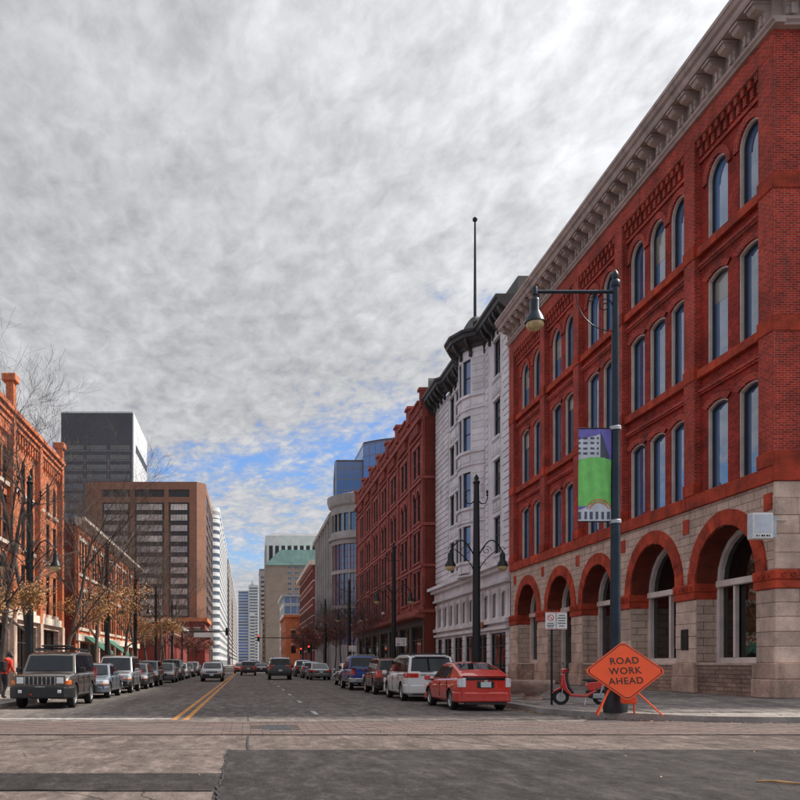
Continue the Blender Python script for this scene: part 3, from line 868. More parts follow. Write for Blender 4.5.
    # letter box on the pier and shell
    shell(root, FR+.6, FR+30, D0+.6, D1, ZF, 22.9, 'dark_brick', 'WS')
    mb = MB(); mb.face([(FR-.9, D0-.9, 23.3), (FR+30, D0-.9, 23.3), (FR+30, D1, 23.3), (FR-.9, D1, 23.3)]); mb.build('parapet_cap', 'cornice_brown', root)
    pl = F.box('wall_plaque', 32.62, 33.14, 1.95, 2.75, .05, .10, 'iron_black', bev=.02)
    return root, F, S
corner_root, RF, RS = corner_block()
# projecting light box on the corner
lb = thing('projecting_sign', 'small white light box sign on a bracket at the corner of the arches', 'sign', (16.6, 27.0, 5.4))
def sign_box():
    mb = MB(LOCAL); mb.box(-.62, .02, -.16, .16, -.02, .80); bevel(mb.build('case', 'sign_white', lb), .02)
    for y in (-.172, .160):
        mb = MB(LOCAL); mb.box(-.56, -.04, y, y+.012, .17, .74); mb.build('face_panel', 'banner_pale', lb)
        mb = MB(LOCAL); mb.box(-.58, -.02, y-.002, y+.014, .02, .13); mb.build('title_strip', 'sign_white', lb)
        mb = MB(LOCAL)
        for k, w in enumerate((.05, .03, .07, .04, .06, .04)):
            mb.box(-.53+k*.08, -.53+k*.08+w, y-.005 if y < 0 else y+.014, y-.002 if y < 0 else y+.017, .045, .10)
        mb.build('lettering', 'sign_black', lb)
    mb = MB(LOCAL); mb.box(-.632, -.620, -.13, .13, .04, .76); mb.build('end_panel', 'banner_pale', lb)
    mb = MB(LOCAL); mb.box(.02, .16, -.10, .10, .02, .70); mb.build('bracket_plate', 'galv_steel', lb)
    mb = MB(LOCAL); mb.tube([(.1, 0, .60), (.62, .18, .60)], .03, 8); mb.build('bracket_arm', 'galv_steel', lb)
sign_box()
# ================================================================== WHITE TERRACOTTA BLOCK
def white_block():
    D0, D1 = 54.9, 76.3
    root = thing('terracotta_building', 'white terracotta building with a bowed bay and a heavy black cornice', 'building', (30, 65, ZF))
    F = Fac(root, 'W', FR)
    Zt = 24.2
    rows = [(8.85, 11.4), (12.75, 15.3), (16.85, 19.35), (20.9, 23.45)]
    b0, b1 = 60.6, 65.2; bc = (b0+b1)/2
    single = [57.8]; pair = [68.55, 70.45]
    w1 = 1.45
    ops = [(c-w1/2, c+w1/2, z0, z1) for c in single+pair for z0, z1 in rows]
    F.wall('wall', D0, b0, 8.0, Zt, [o for o in ops if o[1] < b0], 'white_terracotta', .2)
    F.wall('wall', b1, D1, 8.0, Zt, [o for o in ops if o[0] > b1], 'white_terracotta', .2)
    u = {z: window_unit(w1, z[1]-z[0], 0, .07, 'dark_bronze', 'glass_dark', rails=((z[1]-z[0])*.52,)) for z in rows}
    for c in single+pair:
        for z in rows:
            wd = F.window(c, z[0], u[z], -.17)
            F.box('window_sill', c-w1/2-.1, c+w1/2+.1, z[0]-.16, z[0], -.1, .14, 'white_terracotta', parent=wd)
            F.box('window_head', c-w1/2-.1, c+w1/2+.1, z[1]+.001, z[1]+.22, -.02, .10, 'white_terracotta', parent=wd)
    # spandrel panels
    for a, b in ((56.9, 58.8), (67.1, 70.9)):
        for z0, z1 in zip([r[1] for r in rows[:-1]], [r[0] for r in rows[1:]]):
            F.boxes('spandrel_panel', [(a, b, z0+.36, z0+.42, -.01, .08), (a, b, z0+.52, z1-.30, -.01, .05), (a, b, z1-.26, z1-.2, -.01, .10)], 'white_terracotta')
            n = 5 if b-a > 3 else 3
            F.boxes('spandrel_ornament', [(a+(b-a)*(k+.5)/n-.13, a+(b-a)*(k+.5)/n+.13, z0+.62, z1-.42, .04, .10) for k in range(n)], 'white_terracotta')
    # bowed bay: seven facets
    ch = (b1-b0)/2; sag = 1.3; Rr = (ch*ch+sag*sag)/(2*sag); t0 = math.asin(ch/Rr)
    NF = 5
    pts = []
    for k in range(NF+1):
        t = -t0+2*t0*k/NF
        pts.append((FR-(Rr*math.cos(t)-(Rr-sag)), bc+Rr*math.sin(t)))
    for k in range(NF):
        (xa, ya), (xb, yb) = pts[k], pts[k+1]
        d = Vector((xb-xa, yb-ya)); L = d.length; nx, ny = -d.y/L, d.x/L     # outward: towards the street
        M = frame(nx, ny, (xa+xb)/2, (ya+yb)/2)
        mb = MB(M)
        o_ = [(-L/2+.09, L/2-.09, z0, z1, 0) for z0, z1 in rows] if k in (1, 2, 3) else []
        wall_mesh(mb, -L/2, L/2, 8.0, Zt, o_, .25)
        mb.build('bow_wall', 'white_terracotta', root)
        if not o_:
            for q in range(35):
                zq = 8.2+q*.46
                if any(z0-1.15 < zq+.2 < z0 for z0, z1 in rows): continue
                mq = MB(M); mq.box(-L/2+.08, L/2-.08, zq+.03, zq+.42, -.05, .045); bevel(mq.build('bow_block', 'white_terracotta', root), .015, 1)
        for z0, z1 in rows:
            if o_:
                un = window_unit(L-.18, z1-z0, 0, .06, 'dark_bronze', 'glass_blue', rails=((z1-z0)*.5,))
                MW = M @ Matrix.Translation((0, z0, -.2))
                f = inst('window', un[0], root, MW); inst('pane', un[1], f, MW)
            mb = MB(M)
            mb.box(-L/2-.02, L/2+.02, z0-.22, z0-.02, -.1, .16); mb.box(-L/2-.01, L/2+.01, z0-1.12, z0-1.0, -.1, .12)
            mb.box(-L/2+.1, L/2-.1, z0-.86, z0-.36, -.1, .06)
            mb.build('bow_course', 'white_terracotta', root)
    # quoins and rustication
    k = 0; z = 8.5
    while z < Zt-.5:
        F.box('quoin', D0+.01, D0+(1.5 if k % 2 else 1.15), z+.03, z+.42, -.1, .10, 'white_terracotta', bev=.02)
        F.box('quoin', 71.6, D1-.02, z+.03, z+.42, -.1, .09, 'white_terracotta', bev=.02)
        F.box('quoin', b0-.75, b0-.12, z+.03, z+.42, -.1, .06, 'white_terracotta', bev=.02)
        F.box('quoin', b1+.12, b1+.75, z+.03, z+.42, -.1, .06, 'white_terracotta', bev=.02)
        z += .46; k += 1
    # black cornice following the plan
    path = [(FR, D0-.1), (FR, b0-.1)]+[(x-.05, y) for x, y in pts[1:-1]]+[(FR, b1+.1), (FR, 70.8), (FR-.35, 71.3), (FR-.35, D1)]
    prof = [(-.2, 24.15), (.15, 24.15), (.22, 24.35), (.36, 24.45), (.66, 24.72), (.80, 24.76), (.84, 25.0), (.98, 25.1), (.98, 25.28), (-.2, 25.28)]
    mb = MB(); P = []
    for i, (x, y) in enumerate(path):
        p0 = Vector(path[max(i-1, 0)]); p1 = Vector(path[min(i+1, len(path)-1)])
        d = (p1-p0).normalized(); nrm = Vector((-d.y, d.x))
        P.append([(x+nrm.x*w, y+nrm.y*w, z) for w, z in prof])
    n = len(prof)
    for i in range(len(P)-1):
        for j in range(n):
            mb.face([P[i][j], P[i+1][j], P[i+1][(j+1) % n], P[i][(j+1) % n]])
    mb.face(P[0]); mb.face(P[-1])
    cor = mb.build('cornice', 'dark_bronze', root)
    brp = [(-.05, 23.55), (.12, 23.55), (.19, 23.68), (.16, 23.85), (.26, 24.0), (.48, 24.16), (.68, 24.5), (.74, 24.74), (-.05, 24.74)]
    mb = MB(); m = len(brp)
    mb.faces([(-.11, z, w) for w, z in brp]+[(.11, z, w) for w, z in brp], [tuple(range(m))[::-1], tuple(range(m, 2*m))]+[(i, (i+1) % m, m+(i+1) % m, m+i) for i in range(m)])
    bm_ = mb.mesh('cornice_bracket', 'dark_bronze')
    for a in (55.3, 56.4, 57.2, 58.4, 59.3, 66.6, 67.4, 69.0, 70.4): inst('cornice_bracket', bm_, root, F.at(a, 0, 0))
    for k in range(NF+1):
        x, y = pts[k]; d = Vector((FR+Rr-sag, bc)); nv = (Vector((x, y))-d).normalized()
        inst('cornice_bracket', bm_, root, frame(nv.x, nv.y, x, y))
    for a in (71.4, 72.6, 73.8, 75.0, 76.1): inst('cornice_bracket', bm_, root, F.at(a, 0, .35))
    # raised parapet over the bow, horn, roof hut
    F.box('parapet', b0, b1, 25.285, 25.8, -.5, .9, 'dark_bronze')
    mb = MB(F.M); cp = [( -bc+2.6*math.cos(t*PI/14), 25.75+.8*math.sin(t*PI/14)) for t in range(15)]
    mb.prism([(x, z) for x, z in cp], -.2, .75, 2); mb.build('parapet_arch', 'dark_bronze', root)
    mb = MB(F.M); mb.prism([(-75.9, 25.2), (-75.2, 25.2), (-75.4, 25.8), (-75.7, 26.6), (-75.95, 26.9), (-76.0, 26.2)], .1, .8, 2); mb.build('finial', 'dark_bronze', root)
    mb = MB(); mb.box(FR+.6, FR+6, 55.2, 59, 24.3, 26.6); mb.build('roof_hut', 'roof_grey', root)
    # lower cornice, mezzanine, shopfronts
    for z0, z1, w in ((6.75, 6.95, .35), (6.95, 7.55, .2), (7.55, 7.8, .55), (7.8, 8.05, .85)):
        F.box('lower_cornice', D0, D1, z0, z1, -.2, w, 'white_terracotta')
    mez = [(55.6+k*2.05, 1.35) for k in range(10)]
    F.wall('mezzanine_wall', D0, D1, 3.9, 6.75, [(c+.1, c+.1+w, 4.5, 6.3, .25) for c, w in mez], 'white_terracotta', .12)
    um = window_unit(1.35, 1.8, .25, .07, 'trim_taupe', 'glass_dark', mull=(0,))
    for c, w in mez: F.window(c+.1+w/2, 4.5, um, -.1)
    for k in range(11):
        a = 55.25+k*2.03
        mb = MB(); mb.lathe([(.20, 0), (.20, .12), (.15, .2), (.13, 1.7), (.16, 1.78), (.2, 1.9), (.2, 2.05)], 12)
        mb.build('half_column', 'white_terracotta', root, smooth=40, mw=Matrix.Translation((FR-.08, a, 4.42)))
    F.box('string_course', D0, D1, 4.14, 4.42, -.1, .32, 'white_terracotta'); F.box('string_course', D0, D1, 3.7, 3.92, -.1, .26, 'white_terracotta')
    shops = [(55.7, 59.2), (60.1, 62.4), (63.3, 66.0), (66.9, 69.6), (70.5, 73.1), (73.9, 75.7)]
    F.wall('shopfront_wall', D0, D1, ZF, 3.7, [(a, b, ZF, 3.5) for a, b in shops], 'white_terracotta', .16)
    for i, (a, b) in enumerate(shops):
        us = window_unit(b-a, 3.5-ZF, 0, .10, 'dark_bronze', 'glass_store', mull=(0,), rails=(2.3,))
        F.window((a+b)/2, ZF, us, -.13, name='shop_window')
    pe = [D0]+[x for s in shops for x in s]+[D1]
    for i in range(0, len(pe), 2):
        for k in range(7): F.box('pier_block', pe[i]+.02, pe[i+1]-.02, ZF+k*.48+.02, ZF+(k+1)*.48-.02, -.1, .07, 'white_terracotta', bev=.02)
    F.boxes('shop_sign', [(60.0, 62.6, 3.95, 4.35, .33, .40)], 'shop_warm')
    shell(root, FR+.5, FR+26, D0, D1, ZF, 24.6, 'dark_brick', 'W')
    mb = MB(); mb.face([(FR-1, D0, 25.52), (FR+26, D0, 25.52), (FR+26, D1, 25.52), (FR-1, D1, 25.52)])
    return root
white_block()
fp = thing('flagpole', 'tall bare flagpole on the roof behind the black cornice', 'flagpole', (17.6, 65.6, 24.58))
def flagpole():
    mb = MB(LOCAL); mb.tube([(0, 0, 0), (0, 0, 5), (0, 0, 10.9)], [.13, .11, .07], 10); mb.build('pole', 'iron_black', fp, 40)
    mb = MB(LOCAL); mb.lathe([(.02, 10.9), (.16, 10.98), (.2, 11.1), (.16, 11.22), (.02, 11.3)], 12); mb.build('ball', 'iron_black', fp, 40)
    mb = MB(LOCAL); mb.lathe([(.34, 0), (.34, .12), (.2, .2), (.16, .7)], 12); mb.build('base', 'iron_black', fp, 40)
flagpole()

# ================================================================== RED STONE BLOCK
def redstone_block():
    X = 15.9; D0, D1 = 76.45, 123
    root = thing('redstone_building', 'dark red stone block with paired arched windows and stepped parapet', 'building', (28, 100, ZF))
    F = Fac(root, 'W', X); S = Fac(root, 'S', D0)
    bays = [79.6+6.35*k for k in range(7)]
    cols = [c+o for c in bays for o in (-.95, .95)]
    W = 1.15
    rows = [(7.2, 9.9, 0), (10.8, 13.6, .0), (14.5, 17.4, .575), (18.7, 21.5, .0)]
    F.wall('wall', D0, D1, 5.55, 23.4, [(c-W/2, c+W/2, z0, z1, r) for c in cols for z0, z1, r in rows], 'redstone', .14)
    for z0, z1, r in rows:
        u = window_unit(W, z1-z0, r, .06, 'dark_bronze', 'glass_dark', rails=((z1-z0)*.5,))
        for c in cols:
            F.window(c, z0, u, -.12)
        for c in bays:
            F.box('window_sill', c-1.75, c+1.75, z0-.22, z0-.02, -.1, .13, 'redstone_trim')
            if r == 0: F.box('lintel', c-1.75, c+1.75, z1+.01, z1+.32, -.02, .07, 'redstone_trim')
    mb = MB(); O = arc(-.86, .86, 3.2, .86, 10); I = arc(-W/2-.01, W/2+.01, 2.91, .585, 10)
    for k in range(10): mb.faces([(*O[k], 0), (*O[k+1], 0), (*I[k+1], 0), (*I[k], 0), (*O[k], .1), (*O[k+1], .1), (*I[k+1], .1), (*I[k], .1)], [(4,5,6,7), (0,1,5,4), (2,3,7,6)])
    hm = mb.mesh('hood_arch', 'redstone_trim')
    for c in cols: inst('hood_arch', hm, root, F.at(c, 14.5, 0))
    # piers
    ed = [D0]+[c+3.175 for c in bays[:-1]]+[D1]
    for i, e in enumerate(ed):
        F.box('pilaster', max(D0-.006, e-.42), min(D1, e+.42), 6.6, 24.0, -.1, .12, 'redstone')
    for z, h, w in ((6.0, .3, .45), (5.6, .4, .3), (10.15, .22, .16), (13.85, .25, .16), (18.05, .25, .16), (22.1, .2, .16), (23.4, .25, .45)):
        F.box('string_course', D0-.012, D1, z, z+h, -.1, w, 'redstone_trim')
    # parapet: panels between taller blocks
    F.box('parapet', D0-.004, D1, 23.65, 24.5, -.4, .1, 'redstone')
    for i, c in enumerate(bays):
        F.box('parapet_panel', c-1.9, c+1.9, 24.5, 25.2, -.4, .2, 'redstone')
        F.box('parapet_cap', c-2.05, c+2.05, 25.2, 25.4, -.45, .38, 'redstone_trim')
        F.boxes('corbel_row', [(c-1.8+k*.5, c-1.55+k*.5, 22.5, 23.4, 0, .32) for k in range(8)], 'redstone_trim')
    for e in ed:
        F.box('parapet_pier', max(D0-.009, e-.6), min(D1, e+.6), 24.5, 26.0, -.5, .3, 'redstone'); F.box('pier_cap', max(D0-.05, e-.75), min(D1, e+.75), 26.0, 26.25, -.6, .45, 'redstone_trim')
    # ground storey shopfronts
    sh = [(c-2.6, c+2.6, ZF, 4.9) for c in bays]
    F.wall('shop_wall', D0, D1, ZF, 5.55, sh, 'shop_stone', .25)
    for c in bays:
        us = window_unit(5.2, 4.9-ZF, 0, .12, 'dark_bronze', 'glass_store', mull=(-1.2, 1.2), rails=(3.3,))
        F.window(c, ZF, us, -.2, name='shop_window')
    S.wall('side_wall', X, X+22, ZF, 24.6, [], 'dark_brick', .2)
    for z, h in ((6.0, .3), (10.15, .22), (13.85, .25), (18.05, .25)): S.box('string_course', X-.3, X+1.2, z, z+h-.003, -.1, .14, 'redstone_trim')
    F.profile('belt_shelf', [(0, 5.5), (.7, 5.6), (.8, 5.75), (.8, 5.95), (0, 5.97)], D0-.018, D1, 'redstone_trim')
    shell(root, X+.6, X+22, D0, D1, ZF, 24.0, 'dark_brick', 'WS')
    return root
redstone_block()

# ================================================================== GREY POST-MODERN BLOCK
def grey_block():
    root = thing('grey_building', 'grey concrete building with rounded glazed corner bay beyond the red stone block', 'building', (25, 165, .15))
    # round corner tower
    cx, cy, rad = 20.6, 147.5, 6.0
    N = 16
    for k in range(N):
        t0, t1 = PI*.55+PI*1.1*k/N, PI*.55+PI*1.1*(k+1)/N
        xa, ya, xb, yb = cx+rad*math.cos(t0), cy+rad*math.sin(t0), cx+rad*math.cos(t1), cy+rad*math.sin(t1)
        L = math.hypot(xb-xa, yb-ya); tm = (t0+t1)/2
        M = frame(math.cos(tm), math.sin(tm), (xa+xb)/2, (ya+yb)/2)
        mb = MB(M)
        win = k % 2 == 1
        ops = [(-L/2+.05, L/2-.05, 4.5, 10.6, 0), (-L/2+.05, L/2-.05, 11.2, 16.6, 0), (-L/2+.05, L/2-.05, 17.2, 21.6, 0), (-L/2+.12, L/2-.12, 23.8, 26.8, 0)] if win or k in (8, 10) else [(-.35, .35, 23.8, 26.8, 0)]
        wall_mesh(mb, -L/2, L/2, .15, 29.4, ops, .35)
        mb.build('drum_wall', 'concrete_grey', root)
        for j, o in enumerate(ops):
            H = o[3]-o[2]
            u = window_unit(o[1]-o[0], H, 0, .08, 'redstone_trim' if j < 3 and len(ops) > 1 else 'dark_bronze', 'glass_blue' if len(ops) > 1 and j < 3 else 'glass_dark', mull=(0,) if len(ops) > 1 and j < 3 else (), rails=tuple(H*q/4 for q in (1, 2, 3)) if H > 4 else ())
            MW = M @ Matrix.Translation((0, o[2], -.3)); f = inst('window', u[0], root, MW); inst('pane', u[1], f, MW)
    mb = MB(); mb.lathe([(rad+.05, 22.3), (rad+.5, 22.45), (rad+.5, 22.9), (rad+.05, 23.0)], 32, (cx, cy, 0)); mb.build('drum_band', 'concrete_grey', root, 30)
    mb = MB(); mb.lathe([(rad+.05, 28.0), (rad+.4, 28.3), (rad+.7, 29.3), (rad+.7, 29.9), (rad-.5, 30.2)], 32, (cx, cy, 0)); mb.build('drum_crown', 'concrete_grey', root, 30)
    F = Fac(root, 'W', 15.6)
    F.wall('wall', 153, 190, .15, 27.5, [(a, a+1.6, z, z+3.0) for a in (155.5, 160, 164.5, 169, 173.5, 178, 182.5) for z in (5.2, 9.6, 14, 18.4, 22.6)], 'concrete_grey', .6)
    u = window_unit(1.6, 3.0, 0, .1, 'dark_bronze', 'glass_dark', mull=(0,))
    for a in (155.5, 160, 164.5, 169, 173.5, 178, 182.5):
        for z in (5.2, 9.6, 14, 18.4, 22.6): F.window(a+.8, z, u, -.5)
    for a in (153.3, 158.4, 163, 167.4, 171.8, 176.4, 181, 185.5): F.box('pier', a-.5, a+.5, .15, 28.6, -.2, .7, 'concrete_grey')
    F.box('cornice', 153, 190, 27.5, 28.3, -.5, .9, 'concrete_grey')
    shell(root, 16.2, 40, 148, 190, .15, 27.6, 'concrete_grey', '')
    S = Fac(root, 'S', 147.9); S.wall('side_wall', 20, 40, .15, 29.4, [], 'concrete_grey', .2)
grey_block()

# ================================================================== generic blocks further off
def block(name, label, x0, x1, y0, y1, z1, mat, faces, zb=.15, roofmat='roof_grey', cat='building', group=None, cap=None):
    root = thing(name, label, cat, ((x0+x1)/2, (y0+y1)/2, zb), group=group)
    done = ''
    for face, cols, rows, w, spec in faces:
        F = Fac(root, face, {'W': x0, 'E': x1, 'S': y0}[face]); done += face
        a0, a1 = (y0, y1) if face in 'WE' else (x0, x1)
        h = rows[0][1]-rows[0][0]; rise = spec.get('rise', 0)
        F.wall('wall', a0, a1, zb, z1, [(c-w/2, c+w/2, r[0], r[1], rise) for c in cols for r in rows], spec.get('wall', mat), spec.get('dep', .3))
        for r in rows:
            u = window_unit(w, r[1]-r[0], rise, spec.get('fr', .08), spec.get('fm', 'dark_bronze'), spec.get('gm', 'glass_dark'), mull=spec.get('mull', ()), rails=spec.get('rails', ()))
            for c in cols: F.window(c, r[0], u, -spec.get('dep', .3)+.06)
        if spec.get('sill'):
            for r in rows: F.box('sill_course', a0, a1, r[0]-.25, r[0]-.02, -.05, .12, spec['sill'])
        if spec.get('lintel'):
            for r in rows:
                for c in cols: F.box('lintel', c-w/2-.15, c+w/2+.15, r[1]+.01, r[1]+.3, -.02, .08, spec['lintel'])
    shell(root, x0, x1, y0, y1, zb, z1, mat, done, roofmat)
    if cap:
        cm, ch, cw = cap
        mb = MB(); mb.box(x0-cw, x1+cw, y0-cw, y1+cw, z1, z1+ch); mb.build('cornice', cm, root)
    return root
def span(a, b, n): return [a+(b-a)*(k+.5)/n for k in range(n)]
# left: orange brick, four storeys, arched windows and tall piers
def orange_arcade():
    D0, D1 = 37.0, 59.4
    root = thing('orange_brick_building', 'orange brick building with slim arched windows and tall capped piers', 'building', (-24, 48, .15))
    F = Fac(root, 'E', FL)
    bay = [(37.4, 42.9), (43.3, 46.6), (47.0, 52.7), (53.1, 58.9)]
    W = .92; ops = []; cols = []
    for a, b in bay:
        for k in range(3): cols.append(a+(b-a)*(k+.5)/3+0)
    rows = [(4.6, 7.2, .0), (8.1, 10.6, .0), (11.3, 13.3, .46)]
    F.wall('wall', D0, D1, 4.0, 15.2, [(c-W/2, c+W/2, z0, z1, r) for c in cols for z0, z1, r in rows], 'brick_orange', .14, w=-.12)
    for z0, z1, r in rows:
        u = window_unit(W, z1-z0, r, .06, 'dark_bronze', 'glass_dark', rails=((z1-z0)*.5,))
        for c in cols:
            wd = F.window(c, z0, u, -.24); F.box('window_sill', c-W/2-.08, c+W/2+.08, z0-.2, z0, -.15, .04, 'cream_trim', parent=wd)
    for e in (37.1, 43.1, 46.8, 52.9, 59.1):
        tp = 16.3 if e > 59 else (16.9 if 46 < e < 47 else 15.05)
        F.box('pier', e-.3, e+.3, 3.9, tp, -.2, .22, 'brick_orange')
        if tp > 16: F.box('pier_cap', e-.42, e+.42, tp, tp+.4, -.4, .36, 'orange_trim', bev=.03)
        F.box('pier_base', e-.34, e+.34, .15, 3.9, -.2, .26, 'stone_light')
    for a, b in bay:
        n = 10
        for k in range(n): F.box('corbel', a+(b-a)*(k+.5)/n-.12, a+(b-a)*(k+.5)/n+.12, 13.9, 14.5, -.12, .08, 'orange_trim')
        F.boxes('cornice', [(a-.1, b+.1, 14.5, 14.8, -.12, .14), (a-.1, b+.1, 14.8, 15.1, -.12, .26), (a-.1, b+.1, 15.1, 15.35, -.3, .4)], 'orange_trim')
    F.box('belt_course', D0, D1, 3.9, 4.35, -.2, .2, 'cream_trim')
    sh = [(a+.25, b-.25, .15, 3.6) for a, b in bay]
    F.wall('shop_wall', D0, D1, .15, 3.9, sh, 'stone_course', .5)
    for a, b in bay:
        us = window_unit(b-a-.5, 3.45, 0, .1, 'dark_bronze', 'glass_store', mull=(-.8, .8), rails=(2.5,)); F.window((a+b)/2, .15, us, -.42, name='shop_window')
    shell(root, FL-22, FL-.6, D0, D1, .15, 15.0, 'brick_orange', 'E')
orange_arcade()
cols2 = [c+o for c in span(66.6, 103.2, 8) for o in (-1.25, 0, 1.25)]
lb2 = block('orange_brick_building', 'three-storey orange brick row with white sill courses and a pale cornice', -36, -13.3, 66, 103.7, 12.3, 'brick_orange',
    [('E', cols2, [(4.3, 7.2), (8.6, 11.2)], .78, dict(sill='cream_trim', lintel='cream_trim', dep=.12, rails=(1.3,)))])
def lb2_extra():
    F = Fac(lb2, 'E', -13.3)
    for e in [66.35]+[66.6+4.575*k for k in range(1, 8)]+[103.4]: F.box('pier', e-.25, e+.25, 3.6, 12.3, -.1, .18, 'brick_orange')
    F.boxes('corbel_row', [(66.2+k*.6, 66.45+k*.6, 11.65, 12.1, 0, .2) for k in range(62)], 'orange_trim')
    F.profile('cornice', [(-.1, 12.1), (.3, 12.15), (.6, 12.5), (.75, 12.55), (.75, 12.8), (-.1, 12.85)], 66, 103.7, 'cream_trim')
    F.box('shop_fascia', 66, 103.7, 3.2, 3.75, -.05, .22, 'cream_trim')
    for c in span(66.6, 103.2, 8):
        F.box('shop_window', c-1.9, c+1.9, .16, 3.0, -.05, .06, 'glass_store'); F.box('shop_mullion', c-.06, c+.06, .16, 3.0, .05, .10, 'dark_bronze')
        F.box('shop_pier', c-2.28, c-1.95, .16, 3.2, -.05, .14, 'stone_light')
    Sx = Fac(lb2, 'S', 66); Sx.box('side_brick', -36, -13.4, .15, 12.3, -.1, .02, 'dark_brick')
lb2_extra()
for k, (c, w) in enumerate(((70.5, 4.2), (80.5, 4.0))):
    aw = thing('shop_awning', ['sloping green awning over the orange row shopfront, beside the alley', 'sloping green awning further along the orange row shopfront'][k], 'awning', (-13.1, c, 2.4))
    mb = MB(LOCAL); mb.prism([(.0, 1.25), (1.7, 0), (1.7, -.25), (1.66, -.25), (1.66, -.04), (0, 1.18)], -w/2, w/2, 1); mb.build('canopy', 'awning_green', aw)
    for s_ in (-1, 1):
        mb = MB(LOCAL); mb.tube([(0, s_*(w/2-.1), .1), (1.6, s_*(w/2-.1), -.02)], .02, 6); mb.build('strut', 'iron_black', aw)

# brown bank-like office with dark bands
def office():
    x0, x1, y0, y1 = -42.0, -13.6, 230, 280; Ht = 50.5
    root = thing('office_tower', 'broad brown office slab with dark bands of windows and chamfered corners', 'building', (-28, 255, .15))
    ch = 2.6
    plan = [(x0, y0), (x1, y0), (x1+ch*.9, y0+ch), (x1+ch*.9, y1), (x0-ch*.9, y1), (x0-ch*.9, y0+ch)]
    mb = MB(); mb.prism([(x+(.15 if x < -30 else -.15), y+.2) for x, y in plan], 0.15, 48.3, 2); mb.build('core', 'office_dark', root)
    mb = MB(); mb.prism(plan, 48.4, Ht, 2); mb.build('crown', 'office_panel', root)
    S = Fac(root, 'S', y0)
    piers = [(-42.0, -39.2), (-31.7, -30.4), (-22.4, -21.2), (-15.6, -13.6)]
    for a, b in piers: S.box('pier', a, b, .15, 48.4, -1.5, .03, 'office_panel')
    for i in range(3):
        a, b = piers[i][1], piers[i+1][0]
        S.box('spandrel_panel', a, b, 44.9, 46.4, -.9, -.05, 'office_panel')
        S.box('louvre_band', a, b, 46.5, 48.3, -1.2, -.7, 'office_dark')
        n = 6
        u = window_unit(b-a-1.0, 1.75, 0, .05, 'office_dark', 'office_pane', mull=tuple((b-a-1.0)*(k/n-.5) for k in range(1, n)))
        for fl in range(14):
            z = 42.8-fl*2.86
            S.window((a+b)/2, z, u, -.1)
    nx, ny = Vector((1, -.9)).normalized()
    mb = MB(); mb.prism([(x1, y0+.01), (x1+ch*.9, y0+ch), (x1+ch*.9-.5, y0+ch+.5), (x1-.5, y0+.6)], .15, 48.4, 2); mb.build('chamfer_pier', 'office_panel', root)
    mb = MB(); mb.prism([(x0, y0+.01), (x0-ch*.9, y0+ch), (x0-ch*.9+.5, y0+ch+.5), (x0+.5, y0+.6)], .15, 48.4, 2); mb.build('chamfer_pier', 'office_panel', root)
    E = Fac(root, 'E', x1+ch*.9)
    for a, b in ((232.6, 235), (247, 248.5), (262, 263.5), (278, 280)): E.box('pier', a, b, .15, 48.4, -.5, .02, 'office_panel')
    for fl in range(14):
        for a, b in ((235, 247), (248.5, 262), (263.5, 278)):
            u = window_unit(b-a-.6, 1.75, 0, .05, 'office_dark', 'office_pane', mull=tuple((b-a-.6)*(k/6-.5) for k in range(1, 6)))
            E.window((a+b)/2, 42.8-fl*2.86, u, -.05)
office()
# dark slab tower with a white flank
def dark_tower():
    x0, x1, y0, y1, H = -70.0, -43.2, 320, 364, 95.5
    root = thing('office_tower', 'tall dark glass slab tower with a plain white flank', 'building', (-57, 342, .15))
    mb = MB(); mb.box(x0, x1, y0, y1, .15, H); mb.build('body', 'tower_dark', root)
    S = Fac(root, 'S', y0)
    u = window_unit(7.6, 1.9, 0, .06, 'tower_dark', 'glass_dark', mull=tuple(-3.8+7.6*k/8 for k in range(1, 8)))
    for fl in range(22):
        z = 5+fl*3.65
        S.box('floor_band', x0+.3, x1-.3, z-.55, z-.1, 0, .06, 'tower_line')
        for c in (-65.4, -56.6, -47.8): S.window(c, z, u, .03)
    for x in (x0+.2, -61.0, -52.2, x1-.2): S.box('mullion', x-.12, x+.12, .2, 80, .0, .09, 'tower_line')
    E = Fac(root, 'E', x1)
    E.box('flank', y0+.6, y1, .15, H+.3, -.4, .4, 'tower_white')
    E.box('flank_slot', y0+7, y1-1, H-13, H-10, .3, .46, 'office_dark')
    for k in range(8): E.box('flank_joint', y0+1, y1, 10+k*9, 10.25+k*9, .38, .44, 'concrete_light')
    mb = MB(); mb.box(x0-.1, x1+.3, y0-.15, y1, H, H+.6); mb.build('roof_edge', 'tower_white', root)
dark_tower()
# white rounded tower with ribbon windows
def white_tower():
    root = thing('apartment_tower', 'white tower with rounded edge and stacked ribbon windows', 'building', (-17, 420, .15))
    x0, x1, y0, y1, H = -34, -13.0, 400, 560, 74
    plan = [(x0, y0+4), (x0+4, y0)]+[(x1-5+5*math.sin(t*PI/16), y0+5-5*math.cos(t*PI/16)) for t in range(9)]+[(x1, y1), (x0, y1)]
    def inset(p, k): return [(x-(k if x > -20 else 0), y+(k if y < 480 else 0)) for x, y in p]
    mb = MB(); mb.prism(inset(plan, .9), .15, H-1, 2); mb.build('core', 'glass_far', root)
    for fl in range(20):
        z = 3+fl*3.6
        mb = MB(); mb.prism(plan, z, z+1.75, 2); mb.build('floor_band', 'tower_white', root)
    mb = MB(); mb.prism(plan, H-4, H+1, 2); mb.build('crown', 'tower_white', root)
    E = Fac(root, 'E', x1)
    for k in range(9): E.box('balcony_column', y0+8+k*17, y0+11+k*17, .15, H, -.9, .1, 'tower_white')
white_tower()
ROW = lambda z0, dz, n, h: [(z0+k*dz, z0+k*dz+h) for k in range(n)]
